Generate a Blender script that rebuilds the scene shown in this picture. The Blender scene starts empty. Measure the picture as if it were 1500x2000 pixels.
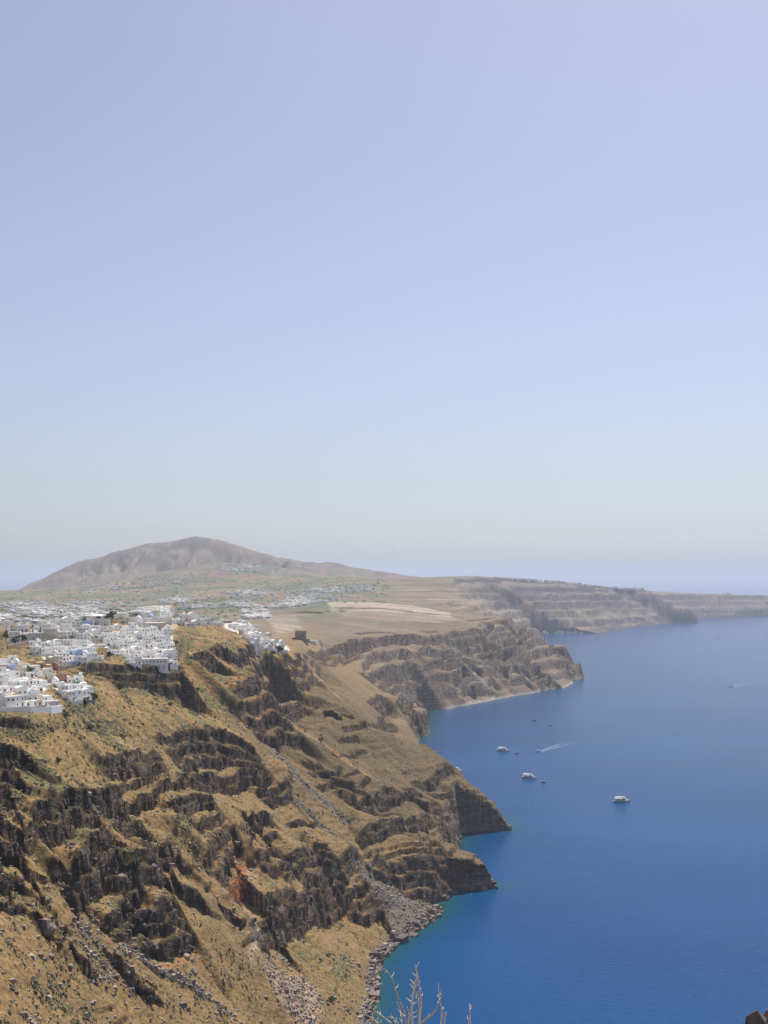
import bpy, math, random
import numpy as np
from mathutils import Vector
rnd = random.Random(7)
scene = bpy.context.scene
COL = scene.collection
R = math.radians

# ------------------------------------------------------------------ camera
F, CU, HV, CAMZ = 2300.0, 750.0, 1125.0, 280.0        # focal length, centre column, horizon row (photo pixels), eye height
cam_d = bpy.data.cameras.new('camera')
cam_d.sensor_fit = 'HORIZONTAL'; cam_d.sensor_width = 36.0
cam_d.lens = 36.0 * F / 1500.0
cam_d.shift_y = 125.0 / 1500.0
cam_d.clip_start = 0.3; cam_d.clip_end = 200000.0
cam = bpy.data.objects.new('camera', cam_d)
cam.location = (0, 0, CAMZ); cam.rotation_euler = (R(90), 0, 0)
COL.objects.link(cam); scene.camera = cam

# ------------------------------------------------------------------ sky and sun
SUN_AZ, SUN_EL = 20.0, 56.0                           # azimuth measured from +Y towards +X
world = bpy.data.worlds.new('World'); scene.world = world; world.use_nodes = True
wn = world.node_tree.nodes; wl = world.node_tree.links
sky = wn.new('ShaderNodeTexSky'); sky.sky_type = 'NISHITA'; sky.sun_disc = False
sky.sun_elevation = R(SUN_EL); sky.sun_rotation = R(SUN_AZ)
sky.altitude = 280; sky.air_density = 1.0; sky.dust_density = 1.5; sky.ozone_density = 1.0
sky_tint = wn.new('ShaderNodeVectorMath'); sky_tint.operation = 'MULTIPLY'; sky_tint.inputs[1].default_value = (0.525, 0.548, 0.625)
sky_sat = wn.new('ShaderNodeHueSaturation'); sky_sat.inputs['Saturation'].default_value = 0.62
wl.new(sky.outputs[0], sky_sat.inputs['Color']); wl.new(sky_sat.outputs[0], sky_tint.inputs[0]); wl.new(sky_tint.outputs[0], wn['Background'].inputs[0]); wn['Background'].inputs[1].default_value = 0.128
sun_d = bpy.data.lights.new('sun', 'SUN'); sun_d.energy = 5.0; sun_d.angle = R(0.53); sun_d.color = (1.0, 0.955, 0.89)
sun = bpy.data.objects.new('sun', sun_d); COL.objects.link(sun)
sv = Vector((math.sin(R(SUN_AZ)) * math.cos(R(SUN_EL)), math.cos(R(SUN_AZ)) * math.cos(R(SUN_EL)), math.sin(R(SUN_EL))))
sun.rotation_euler = (-sv).to_track_quat('-Z', 'Y').to_euler()
sun.location = (200, 200, 900)
vs = scene.view_settings
vs.view_transform = 'Standard'; vs.look = 'None'; vs.exposure = 0.45; vs.gamma = 1.0; vs.use_curve_mapping = False
scene.cycles.use_denoising = True
scene.cycles.max_bounces = 6; scene.cycles.volume_bounces = 1
scene.cycles.transparent_max_bounces = 8

# ------------------------------------------------------------------ numeric helpers
def hash2(ix, iy, seed):
    n = (ix.astype(np.int64) * 374761393 + iy.astype(np.int64) * 668265263 + seed * 974634777) & 0xffffffff
    n = ((n ^ (n >> 13)) * 1274126177) & 0xffffffff
    return ((n ^ (n >> 16)) & 0xffff) / 65535.0
def landonly(fn):                                      # skip the open sea when a whole grid is asked for
    def g(x, y, *a, **k):
        if MASK is not None and getattr(x, 'shape', None) == MASK.shape:
            o = np.zeros(MASK.shape); y_ = np.broadcast_to(y, MASK.shape); o[MASK] = fn(x[MASK], y_[MASK], *a, **k); return o
        return fn(x, y, *a, **k)
    return g
MASK = None
@landonly
def vnoise(x, y, seed=0):                              # value noise, -1..1
    x = np.asarray(x, dtype=np.float64); y = np.asarray(y, dtype=np.float64)
    ix = np.floor(x); iy = np.floor(y); fx = x - ix; fy = y - iy
    fx = fx * fx * fx * (fx * (fx * 6 - 15) + 10); fy = fy * fy * fy * (fy * (fy * 6 - 15) + 10)
    ix = ix.astype(np.int64); iy = iy.astype(np.int64)
    a = hash2(ix, iy, seed); b = hash2(ix + 1, iy, seed); c = hash2(ix, iy + 1, seed); d = hash2(ix + 1, iy + 1, seed)
    return ((a * (1 - fx) + b * fx) * (1 - fy) + (c * (1 - fx) + d * fx) * fy) * 2 - 1
@landonly
def fbm(x, y, octv=4, seed=0, gain=0.5):
    t = 0; a = 1.0; s = 0
    for k in range(octv):
        t = t + a * vnoise(x, y, seed + k * 17); s += a
        x = x * 2.03 + 11.3; y = y * 2.03 - 7.7; a *= gain
    return t / s
@landonly
def ridged(x, y, octv=4, seed=0):
    t = 0; a = 1.0; s = 0
    for k in range(octv):
        t = t + a * (1 - np.abs(vnoise(x, y, seed + k * 13))); s += a
        x = x * 2.07 + 3.1; y = y * 2.07 + 5.9; a *= 0.5
    return t / s
def sstep(a, b, x):
    t = np.clip((x - a) / (b - a), 0, 1); return t * t * (3 - 2 * t)
def lerp(a, b, t): return a + (b - a) * t

# ------------------------------------------------------------------ terrain base: cross sections of the caldera wall
# each station: distance Y, then (X,Z) for far plateau, plateau, rim, upper slope, lower slope, shore cliff, waterline
ST = [
 (300,  (-400,225),(-290,225),(-215,215),(-160,160),(-110,100),(-60,40),(-30,0)),
 (500,  (-470,220),(-290,222),(-212,206),(-160,156),(-105,98),(-50,35),(-22,0)),
 (690,  (-535,205),(-285,225),(-192,200),(-145,150),(-90,92),(-40,30),(-12,0)),
 (853,  (-590,200),(-285,224),(-205,203),(-150,154),(-95,95),(-40,32),(-3,0)),
 (900,  (-605,198),(-285,224),(-208,206),(-145,152),(-85,94),(-25,30),(13,0)),
 (968,  (-630,196),(-285,225),(-186,203),(-130,152),(-68,92),(-2,30),(46,0)),
 (1000, (-640,195),(-285,225),(-176,200),(-120,150),(-55,90),(12,33),(53,0)),
 (1045, (-655,193),(-280,228),(-170,203),(-112,151),(-45,88),(50,30),(60,0)),
 (1056, (-658,192),(-278,229),(-169,204),(-44,88),(60,33),(89,23),(102,0)),
 (1078, (-662,191),(-272,231),(-166,205),(-40,89),(60,34),(86,23),(97,0)),
 (1088, (-664,191),(-270,232),(-165,206),(-106,152),(-38,90),(57,31),(66,0)),
 (1140, (-690,188),(-262,236),(-159,208),(-100,154),(-28,94),(52,38),(67,0)),
 (1250, (-725,183),(-243,241),(-146,204),(-85,155),(-8,100),(70,52),(81,0)),
 (1286, (-737,181),(-238,242),(-142,203),(-78,155),(0,104),(77,57),(85,0)),
 (1297, (-740,180),(-235,242),(-141,203),(3,105),(84,54),(126,20),(138,0)),
 (1340, (-755,179),(-236,240),(-139,201),(0,104),(84,57),(125,21),(137,0)),
 (1400, (-775,178),(-238,235),(-137,197),(-74,148),(-22,102),(49,79),(122,0)),
 (1500, (-810,175),(-240,226),(-135,188),(-72,138),(-20,90),(34,52),(80,0)),
 (1700, (-880,172),(-245,208),(-133,170),(-80,128),(-30,82),(20,35),(55,0)),
 (2000, (-980,174),(-310,192),(-143,167),(-80,126),(-10,78),(40,34),(58,0)),
 (2040, (-995,175),(-318,190),(-143,168),(-80,126),(0,76),(62,40),(72,0)),
 (2110, (-1015,176),(-310,190),(-130,166),(-70,124),(10,76),(76,38),(87,0)),
 (2170, (-1040,176),(-300,190),(-105,160),(-45,122),(15,74),(66,26),(82,0)),
 (2430, (-1130,178),(-250,188),(0,150),(30,122),(60,74),(90,20),(106,0)),
 (2740, (-1230,180),(-150,180),(150,150),(190,118),(235,70),(278,18),(298,0)),
 (2927, (-1290,180),(-80,180),(254,154),(300,118),(360,68),(425,18),(445,0)),
 (3140, (-1365,178),(-40,180),(350,157),(395,122),(435,72),(490,24),(515,0)),
 (3220, (-1390,178),(-10,182),(385,159),(420,126),(468,80),(535,66),(550,0)),
 (3340, (-1420,178),(0,182),(385,156),(415,126),(462,82),(550,64),(566,0)),
 (3420, (-1450,177),(0,183),(330,152),(360,118),(390,74),(420,30),(440,0)),
 (3800, (-1590,172),(-100,190),(300,160),(340,120),(370,70),(395,25),(410,0)),
 (4500, (-1830,170),(-300,205),(300,185),(380,150),(450,95),(540,35),(580,0)),
 (5400, (-2130,165),(-400,240),(310,275),(470,185),(600,100),(700,26),(730,0)),
 (5690, (-2230,162),(-420,252),(420,282),(560,190),(680,100),(750,14),(765,0)),
 (5720, (-2240,162),(-425,253),(450,282),(620,200),(790,105),(1000,16),(1040,0)),
 (6440, (-2500,150),(-500,275),(960,252),(1090,180),(1210,95),(1335,24),(1372,0)),
 (7000, (-2700,138),(-550,285),(1330,217),(1440,150),(1560,80),(1680,20),(1704,0)),
 (7077, (-2720,136),(-550,286),(1480,205),(1600,145),(1720,90),(1860,60),(1892,0)),
 (7700, (-2930,90),(-300,290),(1740,172),(1830,130),(1940,80),(2040,40),(2075,0)),
 (8256, (-3100,40),(0,270),(2340,148),(2440,110),(2560,70),(2650,35),(2692,0)),
 (9000, (-3400,-20),(500,200),(2990,118),(3080,90),(3200,60),(3340,30),(3400,0)),
 (9800, (-3700,-40),(500,60),(2900,40),(3080,30),(3200,20),(3340,10),(3400,0)),
]
SY = np.array([s[0] for s in ST], float)
KX = np.array([[p[0] for p in s[1:]] for s in ST], float)
KZ = np.array([[p[1] for p in s[1:]] for s in ST], float)
KX = np.hstack([KX[:, :1] - 3000, KX, KX[:, -1:] + 22, KX[:, -1:] + 75, KX[:, -1:] + 400])
KZ = np.hstack([KZ[:, :1] - 120, KZ, KZ[:, -1:] - 10, KZ[:, -1:] - 55, KZ[:, -1:] - 120])
KN = KX.shape[1]

def geom(a, b, r):
    n = int(round(math.log(b / a) / r)); return a * np.exp(np.linspace(0, math.log(b / a), n + 1))
QUICK = 1.0
Ys = np.concatenate([geom(300, 440, .0022 * QUICK)[:-1], geom(440, 1320, .00145 * QUICK)[:-1], geom(1320, 1500, .0019)[:-1], geom(1500, 3600, .0021 * QUICK)[:-1], geom(3600, 9800, .0042 * QUICK)])
Us = np.arange(-230, 1570, 2.2 * QUICK)
A = (Us - CU) / F
NY, NU = len(Ys), len(Us)
X = A[None, :] * Ys[:, None]
Y = np.repeat(Ys[:, None], NU, 1)

# wander of the knots along the coast, so that the wall has spurs and hollows between stations
base = np.zeros((NY, NU))
for i, y in enumerate(Ys):
    kx = np.array([np.interp(y, SY, KX[:, k]) for k in range(KN)])
    kz = np.array([np.interp(y, SY, KZ[:, k]) for k in range(KN)])
    base[i] = np.interp(X[i], kx, kz)
# the mountain and the village hill beyond the plain
RX = np.array([-3300,-2698,-2550,-2291,-2033,-1737,-1552,-1368,-1183,-998,-776,-554,-333,-222,37,400,900], float)
RZ = np.array([20,114,225,354,428,520,539,566,539,491,417,380,372,343,306,240,100], float)
far = Ys > 5200
Xf, Yf = X[far], Y[far]
gul = ridged(Xf / 330 + .25 * fbm(Xf / 400, Yf / 400, 2, 93), Yf / 1100, 5, 91)
rid = np.interp(Xf, RX, RZ) + 16 * fbm(Xf / 130, Xf * 0 + 3.3, 4, 95)
mt = rid - np.where(Yf < 8500, (8500 - Yf) * (0.26 + 0.10 * np.clip((rid - 350) / 200, 0, 1)), (Yf - 8500) * .5) - (gul - .55) * 300 * sstep(0, 260, np.abs(8500 - Yf)) * np.clip(rid / 400, 0, 1)
hill = 175 + 172 * np.exp(-(((Xf + 880) / 760) ** 2 + ((Yf - 6900) / 950) ** 2)) + 14 * fbm(Xf / 160, Yf / 160, 3, 97)
hill = np.where((Xf > -2600) & (Xf < 500), hill, -99)
bf = base[far]
k = 25.0
mx = np.maximum(bf, hill); base[far] = np.where(np.abs(X[far]) < 9e9, np.log(np.exp((mx - 300) / k) + np.exp((mt - 300) / k)) * k + 300, 0)
base[far] = np.where(bf < -1, bf, base[far])

def ray(u, v, Z=None):
    """world point where the sight line through photo point (u, v) meets the terrain"""
    Z = base if Z is None else Z
    fj = (u - Us[0]) / (Us[1] - Us[0]); j = int(np.clip(math.floor(fj), 0, NU - 2)); t = min(max(fj - j, 0), 1)
    zc = Z[:, j] * (1 - t) + Z[:, j + 1] * t
    vv = HV + F * (CAMZ - zc) / Ys
    i = int(np.argmax(vv <= v))
    if vv[i] > v: i = NY - 1
    if i == 0: y = Ys[0]; z = zc[0]
    else:
        s = (vv[i - 1] - v) / max(vv[i - 1] - vv[i], 1e-6); y = Ys[i - 1] + (Ys[i] - Ys[i - 1]) * s; z = zc[i - 1] + (zc[i] - zc[i - 1]) * s
    return ((u - CU) / F * y, y, z)
def ground(x, y, Z=None):
    Z = H if Z is None else Z
    i = int(np.clip(np.searchsorted(Ys, y) - 1, 0, NY - 2)); ti = (y - Ys[i]) / (Ys[i + 1] - Ys[i])
    fj = (CU + F * x / y - Us[0]) / (Us[1] - Us[0]); j = int(np.clip(math.floor(fj), 0, NU - 2)); t = min(max(fj - j, 0), 1)
    ti = min(max(ti, 0), 1)
    return float((Z[i, j] * (1 - t) + Z[i, j + 1] * t) * (1 - ti) + (Z[i + 1, j] * (1 - t) + Z[i + 1, j + 1] * t) * ti)

def window(pts, pad):
    """grid block round a list of world points"""
    ys = [p[1] for p in pts]; i0 = max(0, int(np.searchsorted(Ys, min(ys) - pad)) - 1); i1 = min(NY, int(np.searchsorted(Ys, max(ys) + pad)) + 1)
    us = [CU + F * (p[0] + s) / max(p[1] + q, 200) for p in pts for s in (-pad, pad) for q in (-pad, pad)]
    j0 = max(0, int((min(us) - Us[0]) / (Us[1] - Us[0]))); j1 = min(NU, int((max(us) - Us[0]) / (Us[1] - Us[0])) + 2)
    return slice(i0, i1), slice(j0, j1)
def polydist(x, y, pts):
    """signed distance to a polyline (positive on its left) and the share of its length at the nearest point"""
    best = np.full(x.shape, 1e9); sg = np.zeros(x.shape); par = np.zeros(x.shape); over = np.zeros(x.shape)
    seg = [math.hypot(b[0] - a[0], b[1] - a[1]) for a, b in zip(pts, pts[1:])]; tot = sum(seg); acc = 0
    for n, (a, b) in enumerate(zip(pts, pts[1:])):
        dx, dy = b[0] - a[0], b[1] - a[1]; l2 = dx * dx + dy * dy + 1e-9
        t = ((x - a[0]) * dx + (y - a[1]) * dy) / l2; tc = np.clip(t, 0, 1)
        d = np.hypot(x - a[0] - tc * dx, y - a[1] - tc * dy)
        m = d < best
        s = np.sign(dx * (y - a[1]) - dy * (x - a[0]))
        best = np.where(m, d, best); sg = np.where(m, s, sg); par = np.where(m, (acc + tc * seg[n]) / tot, par)
        acc += seg[n]
    return best * np.where(sg == 0, 1, sg), par, tot
def inpoly(x, y, poly):
    r = np.zeros(x.shape, bool); n = len(poly)
    for k in range(n):
        (x0, y0), (x1, y1) = poly[k][:2], poly[(k + 1) % n][:2]
        if y0 == y1: continue
        r ^= ((y0 > y) != (y1 > y)) & (x < (x1 - x0) * (y - y0) / (y1 - y0) + x0)
    return r
def blob(poly, soft, nz=0.0, seed=0):
    """soft mask of a ground patch given by its outline"""
    sl = window(poly, soft * 3 + 5); x, y = X[sl], Y[sl]
    if nz: x = x + nz * fbm(x / (nz * 3), y / (nz * 3), 3, seed); y = y + nz * fbm(x / (nz * 3) + 9, y / (nz * 3), 3, seed + 5)
    d, _, _ = polydist(x, y, list(poly) + [poly[0]])
    s = np.where(inpoly(x, y, poly), -1, 1) * np.abs(d)
    return sl, 1 - sstep(-soft, soft, s)

MASK = base > -14
H = base.copy()
rock = np.zeros((NY, NU)); dark = np.zeros((NY, NU)); scree = np.zeros((NY, NU)); red = np.zeros((NY, NU)); pale = np.zeros((NY, NU)); green = np.zeros((NY, NU)); pink = np.zeros((NY, NU)); bare = np.zeros((NY, NU))
land = sstep(-2, 6, base)
near = 1 - sstep(1500, 2300, Y)
# large spurs and hollows
amp = np.clip((base - 4) / 40, 0, 1) * (1 - sstep(150, 225, base) * .85)
rimx = np.interp(Ys, SY, KX[:, 3])[:, None]
amp = amp * (.12 + .88 * sstep(rimx - 70, rimx + 4, X + 18 * fbm(X / 50, Y / 50, 2, 1)))
H += amp * (9 * fbm(X / 70, Y / 60, 3, 3) * near + 9 * fbm(X / 140, Y / 140, 3, 5) * sstep(1700, 2500, Y) * (1 - sstep(4000, 5000, Y)) + 40 * fbm(X / 320, Y / 260, 4, 8) * sstep(4600, 5600, Y) * (base < 300))

HS = H.copy()
# strata: every lava sheet ends in a ledge; the sheets dip gently away from the viewpoint
dip = 0.13 * near + 0.02
q = H + dip * (Y - 900) + 4 * fbm(X / 60, Y / 60, 3, 21)
def terrace(q, per, sharp):
    t = q / per; f = t - np.floor(t)
    return (sstep(.5 - sharp, .5 + sharp, f) - f) * per
m1 = sstep(-.15, .35, fbm(X / 90, Y / 75, 3, 33)) * amp
H += m1 * near * terrace(q, 17, .12) * .12
m2 = sstep(-.05, .4, fbm(X / 45, Y / 45, 3, 37)) * amp
H += m2 * near * terrace(q + 1.5 * vnoise(X / 30, Y / 30, 4), 6.5, .07) * (.2 + .12 * sstep(950, 1100, Y))
shz = near * sstep(880, 960, Y) * sstep(3, 9, base) * (1 - sstep(34, 52, base))
H += shz * terrace(q + 1.5 * fbm(X / 25, Y / 25, 2, 55), 7.5, .06) * .5
# ribs and gullies down the fall line
rib = ridged((Y + .22 * X) / 62 + .5 * fbm(X / 60, Y / 60, 2, 51), X / 330, 3, 53)
H -= amp * near * sstep(620, 820, Y) * 11 * (rib - .6)
mid = sstep(1900, 2400, Y)
H += amp * mid * sstep(-.6, .1, fbm(X / 110, Y / 110, 3, 41)) * terrace(q + 5 * fbm(X / 110, Y / 110, 4, 43), np.where(Y > 4600, 42, 27), .07) * .95
# gullies running down the fall line
H -= amp * mid * (1 - sstep(4200, 4800, Y)) * 7 * sstep(.55, .95, ridged((Y * .75 - X * .5) / 60, (X + Y) / 420, 3, 49))
H += amp * mid * sstep(-.1, .4, fbm(X / 70, Y / 70, 3, 45)) * terrace(q + 4 * fbm(X / 20, Y / 20, 2, 47), np.where(Y > 4600, 17, 9), .10) * .65

RAYB = H.copy()
def P(*uv): return [ray(u, v, RAYB) for u, v in uv]
def cliff(uv, hp, dk=0.7, L=2.4, w=.07, rough=.12, sheer=1.35, seed=None, bias=.5):
    """a rock step along a traced edge; hp = face height in photo pixels. High faces break into two or three sheets with narrow ledges."""
    pts = P(*uv); ym = sum(p[1] for p in pts) / len(pts); h = hp * ym / F
    seed = seed if seed is not None else int(uv[0][0] * 7 + uv[0][1])
    sl = window(pts, h * L * 1.3 + 6); x, y = X[sl], Y[sl]
    d, par, tot = polydist(x, y, pts)
    ln = max(3.5, h * .5); big = max(8.0, h * 1.5)
    but = 1 - 2 * np.abs(vnoise(x / big, y / big, seed + 3))                   # buttresses and re-entrants
    tt = x * .65 + y * .76; cw = max(2.6, h * .22); col = hash2(np.floor(tt / cw + .7 * vnoise(x / 11, y / 11, seed + 5)), np.floor(tt * 0), seed) - .5
    d = d + h * rough * fbm(x / ln, y / ln, 3, seed, .5) + h * .13 * but + h * .07 * col + .7 * vnoise(x / 2.6, y / 2.6, seed + 7)
    tap = sstep(0, .10, par) * sstep(0, .10, 1 - par) * (0.85 + .25 * vnoise(x / (h + 9), y / (h + 9), seed + 9))
    tap = tap * np.exp(-np.maximum(0, np.abs(d) - h * .7) ** 2 / (h * L) ** 2)
    ww = max(h * w, .5)
    ns = 1 if h < 7 else 2 if h < 16 else 3
    st = 0; mk = np.zeros(x.shape)
    for k_ in range(ns):
        off = -(k_ * .30 * h) + (h * .05 * vnoise(x / 9, y / 9, seed + 31 + k_) if k_ else 0)
        fr = 1.0 if ns == 1 else (.45, .55)[k_] if ns == 2 else (.30, .30, .40)[k_]
        st = st + fr * sstep(-ww, ww * .3, d - off)
        mk = np.maximum(mk, np.clip(1.3 - np.abs(d - off + ww * .35) / (ww * .9 + .45), 0, 1))
    span = (ns - 1) * .30 * h
    p = (st - bias) * np.clip(1 - np.maximum(0, np.where(d > 0, d, -d - span)) / (h * L), 0, 1)
    H[sl] += h * sheer * p * tap
    mk = mk * sstep(.1, .3, tap)
    rock[sl] = np.maximum(rock[sl], mk); dark[sl] = np.maximum(dark[sl], mk * dk)
def chute(uv, wp, deep, arr, amount=1.0, seed=0):
    pts = P(*uv); ym = sum(p[1] for p in pts) / len(pts); w = wp * ym / F
    sl = window(pts, w * 3 + 4); x, y = X[sl], Y[sl]
    d, par, tot = polydist(x, y, pts)
    d = d + w * .45 * fbm(x / (w * 1.5 + 2), y / (w * 1.5 + 2), 3, seed + 61)
    m = np.exp(-(d / w) ** 2) * sstep(0, .06, par) * sstep(0, .06, 1 - par)
    if deep: ms = np.clip(m * 1.5, 0, 1); H[sl] = H[sl] * (1 - ms * .85) + HS[sl] * ms * .85 - deep * m * np.exp(-(d / w) ** 2)
    if arr is not None: arr[sl] = np.maximum(arr[sl], np.clip(m * 1.6 - .2, 0, 1) * amount)

# --- traced rock steps, near slope
for uv, hp, dk in [
 (((-60,1470),(0,1487),(30,1500),(48,1522),(64,1548)), 52, .85),
 (((-60,1545),(0,1552),(40,1562),(50,1600)), 48, .8),
 (((-60,1630),(0,1637),(32,1642),(62,1675)), 70, .9),
 (((-50,1695),(0,1702),(38,1712),(46,1745)), 48, 1.0),
 (((66,1660),(90,1635),(120,1604),(165,1582),(190,1592)), 72, .95),
 (((178,1576),(205,1582),(238,1590)), 36, .7),
 (((215,1624),(240,1618),(262,1619),(288,1632)), 46, .7),
 (((100,1722),(150,1706),(190,1686),(225,1668)), 78, .75),
 (((278,1682),(300,1672),(330,1674),(352,1690),(362,1716)), 52, .75),
 (((205,1722),(245,1710),(290,1700),(322,1715),(345,1738)), 58, .95),
 (((205,1796),(240,1778),(280,1768),(335,1770),(362,1785)), 80, .9),
 (((195,1592),(250,1587),(300,1572),(350,1552),(400,1562)), 26, .6),
 (((325,1600),(360,1592),(385,1590),(425,1604)), 30, .6),
 (((362,1640),(400,1634),(440,1622)), 18, .6),
 (((190,1505),(240,1490),(300,1482),(325,1500)), 30, .55),
 (((215,1545),(260,1530),(310,1525)), 16, .5),
 (((300,1455),(335,1462),(370,1452),(410,1450),(445,1462),(480,1470),(520,1490)), 46, .95),
 (((375,1505),(410,1508),(470,1512),(530,1512)), 26, .95),
 (((455,1398),(500,1391),(552,1386)), 62, .95),
 (((455,1384),(500,1372),(535,1370)), 20, .85),
 (((540,1358),(562,1352),(590,1354)), 30, .9),
 (((505,1335),(530,1328),(552,1330)), 14, .8),
 (((140,1308),(200,1298),(250,1301),(300,1306),(345,1300),(370,1312)), 42, .95),
 (((360,1294),(392,1284),(420,1292)), 34, .95),
 (((400,1275),(425,1266),(452,1278),(470,1276),(504,1262)), 58, 1.0),
 (((520,1292),(545,1288),(575,1286),(598,1276)), 44, 1.0),
 (((175,1772),(160,1795),(130,1832),(112,1866)), 38, .8),
 (((-20,1770),(12,1772),(50,1775)), 16, .8),
 (((66,1800),(82,1795),(102,1805)), 26, .6),
 (((150,1890),(165,1893),(186,1908)), 30, .7),
 (((212,1878),(232,1886),(240,1905)), 26, .7),
 (((248,1920),(270,1925),(285,1950)), 34, .7),
 (((395,1702),(420,1668),(442,1640),(462,1640),(468,1690)), 66, .25),
 (((352,1745),(385,1755),(410,1790)), 24, .6),
 (((430,1775),(450,1790),(475,1815)), 18, .6),
 (((-30,1412),(0,1412),(30,1410),(62,1413)), 14, .5),
 # central ledges
 (((484,1832),(505,1800),(535,1775),(575,1756),(615,1740),(650,1718),(680,1690),(692,1655)), 34, .6),
 (((530,1806),(570,1782),(610,1762),(650,1742),(675,1738)), 30, .1),
 (((664,1752),(700,1742),(742,1740),(775,1775)), 46, .2),
 (((692,1655),(722,1634),(760,1622),(800,1616),(850,1602)), 26, .85),
 (((728,1702),(780,1700),(830,1690),(884,1678)), 52, .35),
 (((800,1534),(845,1527),(892,1506)), 16, .9),
 (((645,1545),(690,1568),(722,1565),(780,1552)), 27, .75),
 (((820,1552),(850,1552),(885,1560)), 10, .7),
 (((775,1552),(800,1556),(822,1560)), 14, .8),
 (((586,1468),(605,1480),(632,1482)), 12, .8), (((600,1502),(640,1506),(672,1498)), 9, .8),
 (((612,1530),(650,1537),(690,1536),(726,1524)), 11, .85), (((625,1505),(665,1512),(705,1508)), 6, .7),
 (((660,1450),(685,1446),(700,1440)), 9, .8), (((665,1425),(700,1420),(730,1415)), 8, .8), (((645,1475),(690,1478),(720,1470)), 6, .7),
 (((556,1694),(590,1688),(620,1684),(652,1690)), 42, .5),
 (((494,1706),(520,1712),(545,1702),(568,1698)), 36, .5),
 (((473,1600),(505,1608),(533,1606)), 18, .9), (((498,1624),(520,1627),(542,1630)), 14, .9),
 (((462,1655),(485,1652),(504,1648)), 10, .9),
 (((556,1616),(590,1616),(628,1606)), 9, .9),
 (((500,1545),(530,1536),(560,1534),(574,1545)), 32, .95),
 (((832,1585),(850,1580),(868,1592)), 34, .6),
 ]:
    if uv[0][0] < 300 and uv[0][1] > 1560: hp *= .8
    cliff(uv, hp, dk * .7, sheer=1.45 if uv[0][0] < 480 else 1.15, bias=.92 if uv[0][1] < 1330 else .5)
# steep side walls of the fallen blocks
for uv, hp in [(((545,1690),(530,1660),(510,1630),(492,1606)), 26), (((496,1712),(492,1700),(484,1672)), 14)]:
    cliff(uv, hp, .45)
# --- middle distance
for uv, hp, dk in [
 (((700,1318),(735,1310),(775,1298),(828,1290)), 44, .1), (((595,1275),(640,1268),(700,1262),(725,1260)), 14, .6), (((612,1288),(660,1280),(705,1275)), 10, .6),
 (((715,1372),(738,1358),(762,1364)), 24, .8), (((772,1378),(800,1370),(815,1384)), 26, .8), (((708,1412),(740,1402),(775,1408)), 20, .8),
 (((785,1348),(805,1340),(828,1352)), 22, .8), (((812,1402),(830,1392),(850,1394)), 36, .8),
 (((585,1350),(610,1356),(625,1372)), 14, .8), (((630,1378),(650,1386),(665,1394)), 16, .8), (((665,1390),(690,1398)), 9, .7), (((632,1320),(645,1335),(660,1345)), 7, .7),
 (((820,1245),(850,1240),(880,1236),(930,1228),(985,1225),(1040,1214)), 24, .15),
 (((875,1285),(900,1278),(925,1282)), 20, .85), (((940,1265),(980,1262),(1015,1258)), 16, .85), (((940,1298),(965,1294),(990,1296)), 16, .8),
 (((1000,1296),(1030,1288),(1055,1294)), 22, .8), (((1030,1240),(1050,1236),(1072,1240)), 14, .6), (((1060,1278),(1100,1276),(1140,1280)), 12, .7), (((1070,1294),(1110,1292),(1140,1296)), 14, .7),
 (((1040,1330),(1060,1322),(1085,1330)), 16, .75), (((950,1320),(970,1315),(985,1325)), 12, .7), (((870,1300),(890,1315),(915,1325)), 16, .7), (((905,1330),(930,1340),(960,1345)), 10, .6),
 (((688,1237),(730,1234),(772,1236)), 7, .7), (((815,1232),(840,1234),(855,1233)), 5, .7), (((905,1212),(950,1208),(1000,1204)), 6, .7), (((590,1192),(620,1196),(655,1190)), 20, .3),
 (((650,1186),(720,1188),(790,1192),(870,1202)), 16, 0.0), (((850,1180),(880,1176),(910,1182)), 18, .1),
 ]:
    cliff(uv, hp, dk * .8, bias=.95, L=1.8, sheer=1.5)
# --- scree chutes, tracks and gullies
chute(((520,1445),(555,1485),(590,1524),(645,1572),(690,1622)), 15, 3, scree, 1, 1)
chute(((570,1556),(610,1595),(645,1626),(684,1654)), 13, 3, scree, 1, 2)
chute(((687,1672),(715,1705),(745,1728),(780,1752),(810,1780)), 15, 2, scree, 1, 3)
chute(((548,1386),(600,1428),(640,1456),(690,1492),(730,1520)), 10, 2, bare, .9, 4)
chute(((225,1842),(262,1850),(300,1876),(350,1902),(400,1932),(470,1998)), 10, 1.5, scree, 1, 5)
chute(((470,1590),(510,1640),(545,1690)), 6, 4, None, 1, 6)
chute(((600,1290),(640,1330),(690,1380),(720,1420)), 10, 3, bare, .8, 7)
chute(((795,1262),(830,1310),(870,1350),(905,1378)), 26, 4, bare, .8, 8)
chute(((940,1300),(980,1330),(1005,1358)), 7, 4, bare, .8, 9)
chute(((905,1288),(935,1320),(960,1345)), 6, 4, pale, .5, 10)
chute(((1010,1305),(1035,1330),(1055,1340)), 6, 4, bare, .8, 11)
for k, (u0, v0, u1, v1, w) in enumerate([(1020,1172,1060,1215,10),(1120,1190,1180,1232,8),(1225,1190,1290,1218,8),(1270,1168,1262,1190,3),(1085,1180,1120,1225,6),(1180,1190,1240,1222,7)]):
    chute(((u0, v0), ((u0 + u1) / 2 + 4, (v0 + v1) / 2), (u1, v1)), w, 8, bare, .7, 20 + k)
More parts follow.
